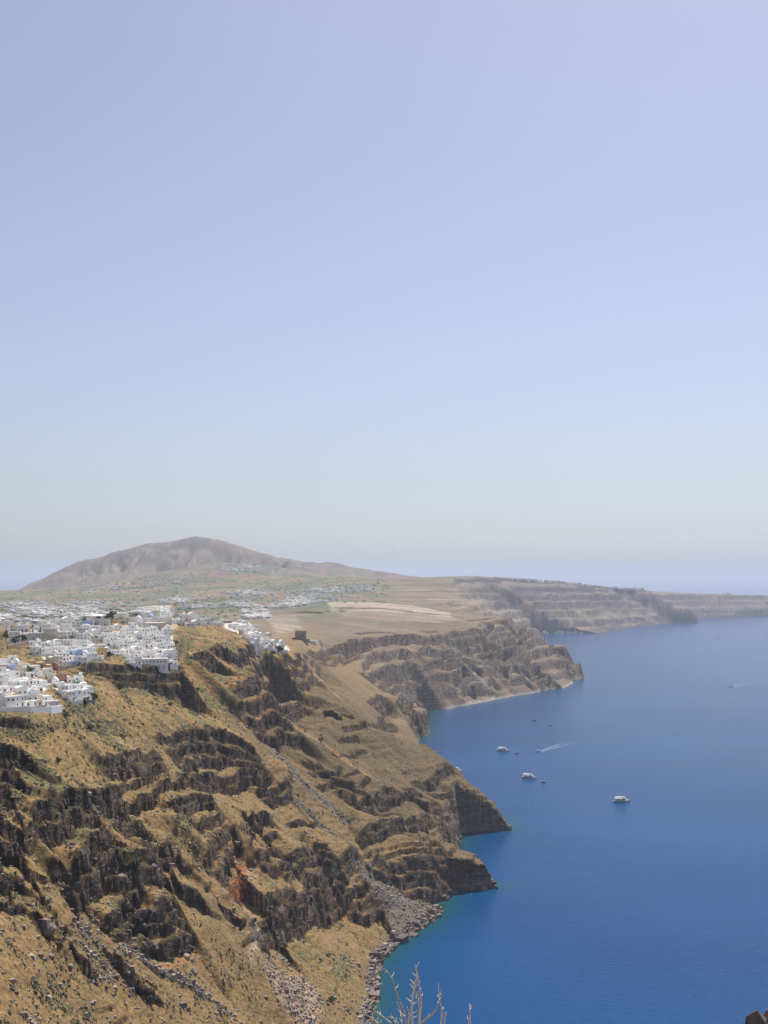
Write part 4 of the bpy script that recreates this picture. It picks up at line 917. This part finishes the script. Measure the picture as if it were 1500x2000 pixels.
# ------------------------------------------------------------------ boulders one can pick out
M_BPINK = plain_mat('pale_boulder', (.36, .275, .22), .95, .3, .7); M_BGREY = plain_mat('grey_boulder', (.22, .18, .16), .95, .35, .7); M_BDARK = plain_mat('lava_boulder', (.085, .068, .06), .95, .4, .6)
def boulder_mesh(seed, m):
    r = random.Random(seed); import bmesh; bm = bmesh.new(); bmesh.ops.create_icosphere(bm, subdivisions=2, radius=1)
    pl = [(Vector((r.gauss(0, 1), r.gauss(0, 1), r.gauss(0, 1))).normalized(), r.uniform(.62, .9)) for _ in range(11)]
    for v_ in bm.verts:
        for nrm, d in pl:
            k_ = v_.co.dot(nrm)
            if k_ > d: v_.co -= nrm * (k_ - d)
    me = bpy.data.meshes.new('boulder'); bm.to_mesh(me); bm.free(); me.materials.append(m); return me
BP = [boulder_mesh(s_, M_BPINK) for s_ in range(5)]; BG = [boulder_mesh(s_ + 20, M_BGREY) for s_ in range(4)]; BD = [boulder_mesh(s_ + 40, M_BDARK) for s_ in range(4)]
def boulder(u, v, s_, me, label, grp=None, sq=.8):
    x, y, z = ray(u, v, H); o = link('boulder', me, None, (x, y, ground(x, y) + .15 * s_)); o.scale = (s_ * rh.uniform(.8, 1.3), s_ * rh.uniform(.8, 1.2), s_ * sq * rh.uniform(.8, 1.2)); o.rotation_euler = (rh.uniform(-.3, .3), rh.uniform(-.3, .3), rh.uniform(0, 6)); tag(o, label, 'boulder', grp)
for u, v, s_, me, lb in [(92,1818,3.6,BG[0],'large split boulder with a dark right side on the golden slope'), (68,1938,1.3,BD[0],'small dark boulder low at the left'), (94,1953,2.0,BP[0],'pale boulder low at the left'), (137,1888,1.7,BG[1],'pair-like flat grey boulder above the fins'), (100,1868,1.4,BG[2],'grey boulder below the split boulder'), (264,1854,1.8,BD[1],'dark boulder at the head of the scree chute'), (364,1870,2.2,BP[1],'pale boulder right of the dark block'), (378,1900,2.6,BG[3],'long grey boulder below the dark block'), (206,1930,1.3,BD[2],'small dark boulder between the rock fins'), (183,1958,1.0,BP[2],'small pale boulder near the bottom edge'), (75,1992,1.2,BP[3],'pale boulder at the bottom edge, left'), (548,1875,1.6,BP[4],'lone pale boulder on top of the rubble pile'), (520,1948,1.5,BG[0],'grey boulder left of the rubble pile'), (358,1417,1.3,BP[0],'pale boulder on the upper tan slope'), (610,1990,2.4,BP[1],'biggest pale boulder at the foot of the rubble pile')]:
    boulder(u, v, s_, me, lb, 'boulders on the slope')
rp = random.Random(77); pile = ((515,1890),(545,1882),(590,1900),(618,1930),(628,1970),(600,2005),(565,1985),(530,1930)); g_ = 0
while g_ < 110:
    u, v = rp.uniform(510, 632), rp.uniform(1880, 2005)
    if not inpoly(np.array([u]), np.array([v]), pile)[0]: continue
    boulder(u, v, .75 * math.exp(rp.gauss(0, .35)), rp.choice(BP), 'angular pinkish boulder in the rubble pile low on the slope', 'rubble pile boulders'); g_ += 1

# ------------------------------------------------------------------ boats
M_HULLW = plain_mat('white_hull', (.78, .78, .78), .35, .05, .5); M_HULLR = plain_mat('red_hull', (.38, .09, .06), .45, .1, .5); M_HULLD = plain_mat('dark_hull', (.09, .07, .065), .5, .1, .5); M_DECK = plain_mat('teak_deck', (.42, .29, .19), .8, .15, 1); M_NAVY = plain_mat('navy_band', (.03, .04, .09), .4, .1, 1)
M_FOAM = plain_mat('foam', (.62, .68, .74), .8, .2, .3)
def hull_mesh(L_, B, D, m, sheer=.5):
    b = MB(); n = 11; ring = []
    for k_ in range(n):
        t = k_ / (n - 1); x = (t - .5) * L_; wd = B / 2 * (min(1, (.72 + .9 * t)) if t < .4 else math.sqrt(max(0, 1 - ((t - .4) / .6) ** 2.4)) + .02); dk = D + sheer * max(0, t - .45) ** 2 * 4
        ring.append([(x, -wd, dk), (x, -wd * .82, -.25), (x, 0, -.7), (x, wd * .82, -.25), (x, wd, dk)])
    for r_ in ring: b.v += r_
    for k_ in range(n - 1):
        for q_ in range(4): a = k_ * 5 + q_; b.f.append((a, a + 1, a + 6, a + 5)); b.m.append(0)
        b.f.append((k_ * 5 + 4, k_ * 5, k_ * 5 + 5, k_ * 5 + 9)); b.m.append(1)
    b.f.append((0, 4, 3, 2, 1)); b.m.append(0); b.f.append(tuple((n - 1) * 5 + q_ for q_ in range(5))); b.m.append(0)
    return b.mesh('hull', m)
def boat(u, v, L_, head, kind, label):
    y = CAMZ * F / (v - HV); x = (u - CU) / F * y
    o = bpy.data.objects.new({'big': 'excursion_boat', 'speed': 'motorboat', 'small': 'dinghy'}[kind], None); COL.objects.link(o); o.location = (x, y, 0); o.rotation_euler = (0, 0, R(head))
    if kind == 'big':
        B = L_ * .25
        link('hull', hull_mesh(L_, B, 1.7, [M_HULLW, M_DECK], .9), o)
        def part(nm, bx, m): b = MB(); [b.box(*q_) for q_ in bx]; return link(nm, b.mesh(nm, m), o)
        part('hull_band', [(-L_*.46, L_*.2, -B*.505, -B*.49, .5, .95), (-L_*.46, L_*.2, B*.49, B*.505, .5, .95)], M_NAVY)
        cb = part('cabin', [(-L_*.34, L_*.22, -B*.38, B*.38, 1.6, 3.9)], M_HULLW)
        for k_ in range(6):
            for sg in (-1, 1): bb = MB(); x0 = -L_*.31 + k_ * L_ * .085; bb.box(x0, x0 + L_*.06, sg*B*.38 - .04, sg*B*.38 + .04, 2.4, 3.4); link('window', bb.mesh('window', M_PANE), cb)
        part('upper_deck', [(-L_*.44, L_*.26, -B*.44, B*.44, 3.9, 4.1)], M_HULLW); part('wheelhouse', [(L_*.02, L_*.2, -B*.26, B*.26, 4.1, 6.0)], M_HULLW); part('windscreen', [(L_*.2, L_*.2 + .08, -B*.22, B*.22, 4.8, 5.7)], M_PANE)
        part('sun_canopy', [(-L_*.40, -L_*.02, -B*.40, B*.40, 6.0, 6.12)] + [(px, px + .12, py, py + .12, 4.1, 6.0) for px in (-L_*.39, -L_*.04) for py in (-B*.39, B*.37)], M_CREAM)
        b = MB(); b.tube([(L_*.05, 0, 6), (L_*.05, 0, 9)], .09, .05); link('mast', b.mesh('mast', M_HULLW), o)
        b = MB(); b.tube([(L_*.49, 0, 3.2), (L_*.40, B*.25, 3.1), (L_*.25, B*.46, 2.9)], .05, .05, 5); b.tube([(L_*.49, 0, 3.2), (L_*.40, -B*.25, 3.1), (L_*.25, -B*.46, 2.9)], .05, .05, 5); link('bow_rail', b.mesh('bow_rail', M_HULLW), o)
    else:
        B = L_ * .34; hm = {'speed': M_HULLW, 'small': M_HULLD}[kind]
        if 'red' in label: hm = M_HULLR
        if 'white' in label: hm = M_HULLW
        link('hull', hull_mesh(L_, B, .9, [hm, M_DECK], .5), o)
        b = MB(); b.box(-L_*.15, L_*.15, -B*.28, B*.28, .8, 2.1); cb = link('cabin', b.mesh('cabin', M_HULLW if kind == 'speed' else M_DECK), o)
        b = MB(); b.box(L_*.15, L_*.15 + .06, -B*.24, B*.24, 1.2, 1.9); link('windscreen', b.mesh('windscreen', M_PANE), cb)
        b = MB(); b.box(-L_*.42, -L_*.05, -B*.36, B*.36, 2.5, 2.6); [b.box(px, px + .08, py, py + .08, .85, 2.5) for px in (-L_*.41, -L_*.07) for py in (-B*.35, B*.33)]; link('awning', b.mesh('awning', M_HULLR if kind == 'speed' else M_SHADE), o)
    tag(o, label, 'boat', 'boats in the bay'); return x, y
boat(983, 1467, 21, -28, 'big', 'white excursion boat with brown foredeck, leftmost of the three large boats')
boat(1034, 1520, 21, -24, 'big', 'white canopied excursion boat, middle of the three large boats')
boat(1214, 1566, 21, 6, 'big', 'white excursion boat farthest right, lying alone')
boat(890, 1507, 20, 4, 'big', 'white boat half hidden behind the headland slope')
WX, WY = boat(1050, 1468, 10, 196, 'speed', 'small motorboat trailing a white wake')
boat(1009, 1472, 6.5, 5, 'small', 'small dark dinghy right of the leftmost excursion boat')
boat(1062, 1528, 7, 10, 'small', 'small red boat right of the middle excursion boat')
boat(1044, 1407, 7.5, 4, 'small', 'left of two small dark boats far out in the bay')
boat(1075, 1417, 7.5, -12, 'small', 'right of two small dark boats far out in the bay')
boat(861, 1468, 7, 8, 'small', 'small white boat close under the dark headland')
boat(1402, 1246, 15, 5, 'speed', 'tiny white boat on the far water at right')
W2X, W2Y = boat(1428, 1341, 10, 186, 'speed', 'white motorboat with a faint wake near the right edge')
boat(1164, 1247, 13, 5, 'small', 'tiny pale boat below the far harbour')
def wake(x, y, ang, L_, w0, w1, label):
    m, nt, b = mat('wake_foam'); b.inputs['Base Color'].default_value = (.62, .70, .78, 1); b.inputs['Roughness'].default_value = .8
    ge = N(nt, 'ShaderNodeTexCoord'); no = N(nt, 'ShaderNodeTexNoise'); no.inputs['Scale'].default_value = .35; no.inputs['Detail'].default_value = 5; nt.links.new(ge.outputs['Object'], no.inputs['Vector'])
    at = N(nt, 'ShaderNodeAttribute', attribute_name='foam'); mr = N(nt, 'ShaderNodeMapRange'); mr.inputs['From Min'].default_value = .40; mr.inputs['From Max'].default_value = .62; nt.links.new(no.outputs['Fac'], mr.inputs['Value'])
    mu = N(nt, 'ShaderNodeMath', operation='MULTIPLY'); nt.links.new(mr.outputs[0], mu.inputs[0]); nt.links.new(at.outputs['Fac'], mu.inputs[1]); nt.links.new(mu.outputs[0], b.inputs['Alpha'])
    bb = MB(); n = 24; fo = []
    for sg in (-1, 1):
        i0 = len(bb.v)
        for k_ in range(n + 1):
            t = k_ / n; c_ = sg * (w0 + (w1 - w0) * t); hw = .5 + 1.3 * t
            for e_ in (-1, 1): bb.v.append((t * L_, c_ + e_ * hw + 3 * math.sin(t * 2.2) * t * 2, .06)); fo.append(max(0, (1 - t)) ** .8 * .95)
        for k_ in range(n): a = i0 + k_ * 2; bb.f.append((a, a + 2, a + 3, a + 1)); bb.m.append(0)
    me = bb.mesh('boat_wake', m); a = me.attributes.new('foam', 'FLOAT', 'POINT'); a.data.foreach_set('value', fo)
    o = link('boat_wake', me, SEA, (x, y, 0), R(ang)); o['label'] = label
wake(WX + 4, WY + 1, 56, 130, 1.2, 9, 'white wake behind the motorboat'); wake(W2X + 4, W2Y, 52, 190, 1.5, 16, 'faint wake near the right edge')
M_MAST = plain_mat('antenna_steel', (.45, .45, .46), .6, .1, 1)
x, y, z = ray(363, 1049.5, H); b = MB(); b.tube([(0,0,-5),(0,0,26)], 1.2, .5, 6); b.box(-22, 18, 0, 12, -8, 7); o = link('summit_station', b.mesh('summit_station', M_MAST), None, (x, y, z)); tag(o, 'small antenna station on the mountain summit', 'antenna')

# ------------------------------------------------------------------ bird in the sky
bx_, by_, bz_ = (770 - CU) / F * 420, 420, CAMZ + (HV - 1073) / F * 420
o = bpy.data.objects.new('bird', None); COL.objects.link(o); o.location = (bx_, by_, bz_); o.rotation_euler = (.35, .5, .5)
M_BIRD = plain_mat('bird_feathers', (.05, .048, .05), .8, .1, 5)
b = MB(); b.tube([(-.24, 0, 0), (-.1, 0, .02), (.1, 0, .02), (.26, 0, .03)], .05, .03, 7); link('body', b.mesh('body', M_BIRD), o)
for sg in (-1, 1):
    b = MB(); pr = [(.1, 0), (.14, .28), (.02, .62), (-.06, .3), (-.1, 0)]; zz = [0, .12, .04, .11, 0]
    for dz in (0, .012): b.v += [(px, sg * (py + .03), pz + dz) for (px, py), pz in zip(pr, zz)]
    b.f += [tuple(range(5)), tuple(range(9, 4, -1))] + [(k_, (k_ + 1) % 5, 5 + (k_ + 1) % 5, 5 + k_) for k_ in range(5)]; b.m += [0] * 7; link('wing', b.mesh('wing', M_BIRD), o)
b = MB(); b.box(-.36, -.2, -.05, .05, 0, .012); link('tail', b.mesh('tail', M_BIRD), o)
tag(o, 'small dark bird gliding against the pale sky', 'bird')

# ------------------------------------------------------------------ viewpoint ledge under the camera, dry shrub and corner rock
def ledge():
    xs = np.concatenate([-np.geomspace(90, 1, 40), np.linspace(-.9, .9, 10), np.geomspace(1, 90, 40)]); ys = np.concatenate([np.linspace(-40, 0, 20), np.linspace(.25, 9, 36), np.geomspace(9.3, 90, 30)])
    xx, yy = np.meshgrid(xs, ys)
    e = np.hypot(np.maximum(0, np.abs(xx) - 12), np.maximum(0, yy - 8.2)); z = 278.35 - .32 * np.maximum(yy, 0) + 1.1 * np.exp(-((xx - .15) ** 2 + (yy - 5.1) ** 2) / .5) + .75 * np.exp(-((xx - 1.95) ** 2 + (yy - 6) ** 2) / .3) - 1.45 * e + .18 * fbm(xx * .7, yy * .7, 4, 301) + 2.5 * np.clip(e / 12, 0, 1) * fbm(xx / 9, yy / 9, 4, 303)
    n, m_ = xx.shape; idx = np.arange(n * m_).reshape(n, m_); f = np.stack([idx[:-1, :-1], idx[:-1, 1:], idx[1:, 1:], idx[1:, :-1]], -1).reshape(-1, 4)
    o = link('viewpoint_ledge', mesh_from('viewpoint_ledge', np.stack([xx.ravel(), yy.ravel(), z.ravel()], -1), f, M_SOIL, True)); tag(o, 'rocky ledge at the viewpoint', kind='structure')
ledge()
def zp(px, py, y): u, v = 680 + px / 5.77, 1860 + py / 5.77; return ((u - CU) / F * y, y, CAMZ - (v - HV) / F * y)
M_TWIG = plain_mat('bleached_twig', (.62, .57, .51), .85, .2, 40); M_TWIG2 = plain_mat('olive_twig', (.42, .39, .29), .85, .25, 40)
sh = bpy.data.objects.new('dry_shrub', None); COL.objects.link(sh); sh.location = (0, 0, 0)
stems = [([(735,1500),(745,1000),(725,800),(713,660),(722,520),(742,420),(768,300),(772,220),(755,140)], 5.0, 1.5, M_TWIG), ([(800,1500),(805,900),(806,760),(826,600),(820,470),(795,340),(778,230),(768,170),(798,110)], 5.05, 1.0, M_TWIG), ([(700,1400),(660,900),(640,680),(585,560),(540,440),(500,300),(460,235),(405,182)], 5.2, 1.0, M_TWIG2),
 ([(790,1300),(790,850),(805,640),(788,520),(790,440)], 4.9, .8, M_TWIG), ([(1020,1500),(1045,820),(1062,640),(1030,540),(1020,440),(1020,355)], 5.3, .9, M_TWIG), ([(1060,1500),(1080,820),(1096,670)], 5.4, .7, M_TWIG), ([(1370,1500),(1378,820),(1376,680),(1362,575)], 5.6, .7, M_TWIG), ([(340,1500),(345,820),(348,660),(333,490)], 5.5, .7, M_TWIG2), ([(480,1300),(480,800),(380,720),(290,655)], 4.6, 1.0, M_TWIG2), ([(420,1300),(330,800),(240,730),(170,670)], 4.5, 1.1, M_TWIG2), ([(620,1300),(608,760),(590,650),(555,560)], 5.3, .7, M_TWIG), ([(690,1300),(680,780),(690,700),(666,615)], 5.1, .7, M_TWIG), ([(640,1200),(560,800),(510,740),(450,728)], 4.7, .9, M_TWIG2), ([(720,1250),(815,800),(900,740),(960,690),(1005,620),(1040,540),(1065,470)], 5.0, 1.0, M_TWIG2), ([(540,1200),(540,800),(545,740)], 5.4, .6, M_TWIG), ([(1360,1300),(1356,800),(1360,745)], 5.6, .5, M_TWIG), ([(275,1300),(275,800),(284,640)], 5.4, .5, M_TWIG2)]
for pts, yy, rr, m_ in stems:
    b = MB(); P3 = [zp(px, py, yy + .0004 * (py - 800)) for px, py in pts]; b.tube(P3, .0050 * rr, .0018, 6); link('stem', b.mesh('stem', m_, True), sh)
for pts in [[(768,265),(740,250),(722,228)], [(740,420),(715,380),(690,355)], [(742,360),(715,325),(695,300)], [(742,420),(775,370),(820,320)], [(713,560),(680,535),(648,510)], [(728,590),(750,570),(778,562)], [(716,690),(740,680),(768,664)], [(770,300),(740,330),(745,315)], [(800,350),(812,330),(815,315)], [(712,500),(708,490),(706,480)], [(1030,540),(1050,500),(1066,468)], [(765,520),(768,470),(762,440)], [(600,690),(575,665),(560,640)], [(640,720),(612,700),(608,690)], [(735,740),(760,725),(776,715)], [(600,780),(585,760),(575,748)], [(430,215),(418,228),(412,232)]]:
    b = MB(); b.tube([zp(px, py, 5.0) for px, py in pts], .0026, .0013, 5); link('twig', b.mesh('twig', M_TWIG, True), sh)
rt_ = random.Random(3)
for pts, yy, rr, m_ in stems:
    for _ in range(3):
        k_ = rt_.randrange(1, len(pts) - 1); t = rt_.random(); px = pts[k_][0] + (pts[k_ + 1][0] - pts[k_][0]) * t; py = pts[k_][1] + (pts[k_ + 1][1] - pts[k_][1]) * t
        if py > 900: continue
        a = rt_.choice((-1, 1)) * rt_.uniform(.3, .9); L_ = rt_.uniform(25, 75); q0 = [zp(px, py, yy + .0004 * (py - 800)), zp(px + L_ * .55 * math.sin(a), py - L_ * .5 * math.cos(a), yy + rt_.uniform(-.04, .04)), zp(px + L_ * math.sin(a * .7), py - L_ * math.cos(a * .7), yy + rt_.uniform(-.08, .08))]
        b = MB(); b.tube(q0, .0019, .0008, 5); link('twig', b.mesh('twig', m_, True), sh)
tag(sh, 'bare bleached twigs of a dry shrub rising into the bottom edge', 'shrub')
cx, cy = (1508 - CU) / F * 6.0, 6.0
o = link('boulder', boulder_mesh(90, M_BGREY), None, (cx, cy, CAMZ - (1990 - HV) / F * 6.0 - .20)); o.scale = (.13, .2, .36); tag(o, 'brown rock poking into the bottom right corner of the picture', 'boulder')
o = link('boulder', boulder_mesh(92, M_BDARK), None, ((1478 - CU) / F * 5.6, 5.6, CAMZ - (2006 - HV) / F * 5.6 - .205)); o.scale = (.09, .15, .30); tag(o, 'smaller dark rock left of the corner rock at bottom right', 'boulder')

# ------------------------------------------------------------------ haze
def haze():
    x0, x1, y0, y1, z0, z1 = -60000, 60000, -3000, 119000, -130, 620
    co = [(x, y, z) for z in (z0, z1) for y in (y0, y1) for x in (x0, x1)]
    f = [(0, 2, 3, 1), (4, 5, 7, 6), (0, 1, 5, 4), (2, 6, 7, 3), (0, 4, 6, 2), (1, 3, 7, 5)]
    m = bpy.data.materials.new('haze'); m.use_nodes = True; nt = m.node_tree; nt.nodes.clear()
    out = nt.nodes.new('ShaderNodeOutputMaterial'); v = nt.nodes.new('ShaderNodeVolumePrincipled')
    v.inputs['Color'].default_value = (.56, .62, .735, 1); v.inputs['Density'].default_value = 5.4e-5; v.inputs['Anisotropy'].default_value = .25
    nt.links.new(v.outputs[0], out.inputs['Volume'])
    o = link('haze', mesh_from('haze', co, f, m)); tag(o, 'thin summer haze over the sea and the island', kind='stuff')
haze()
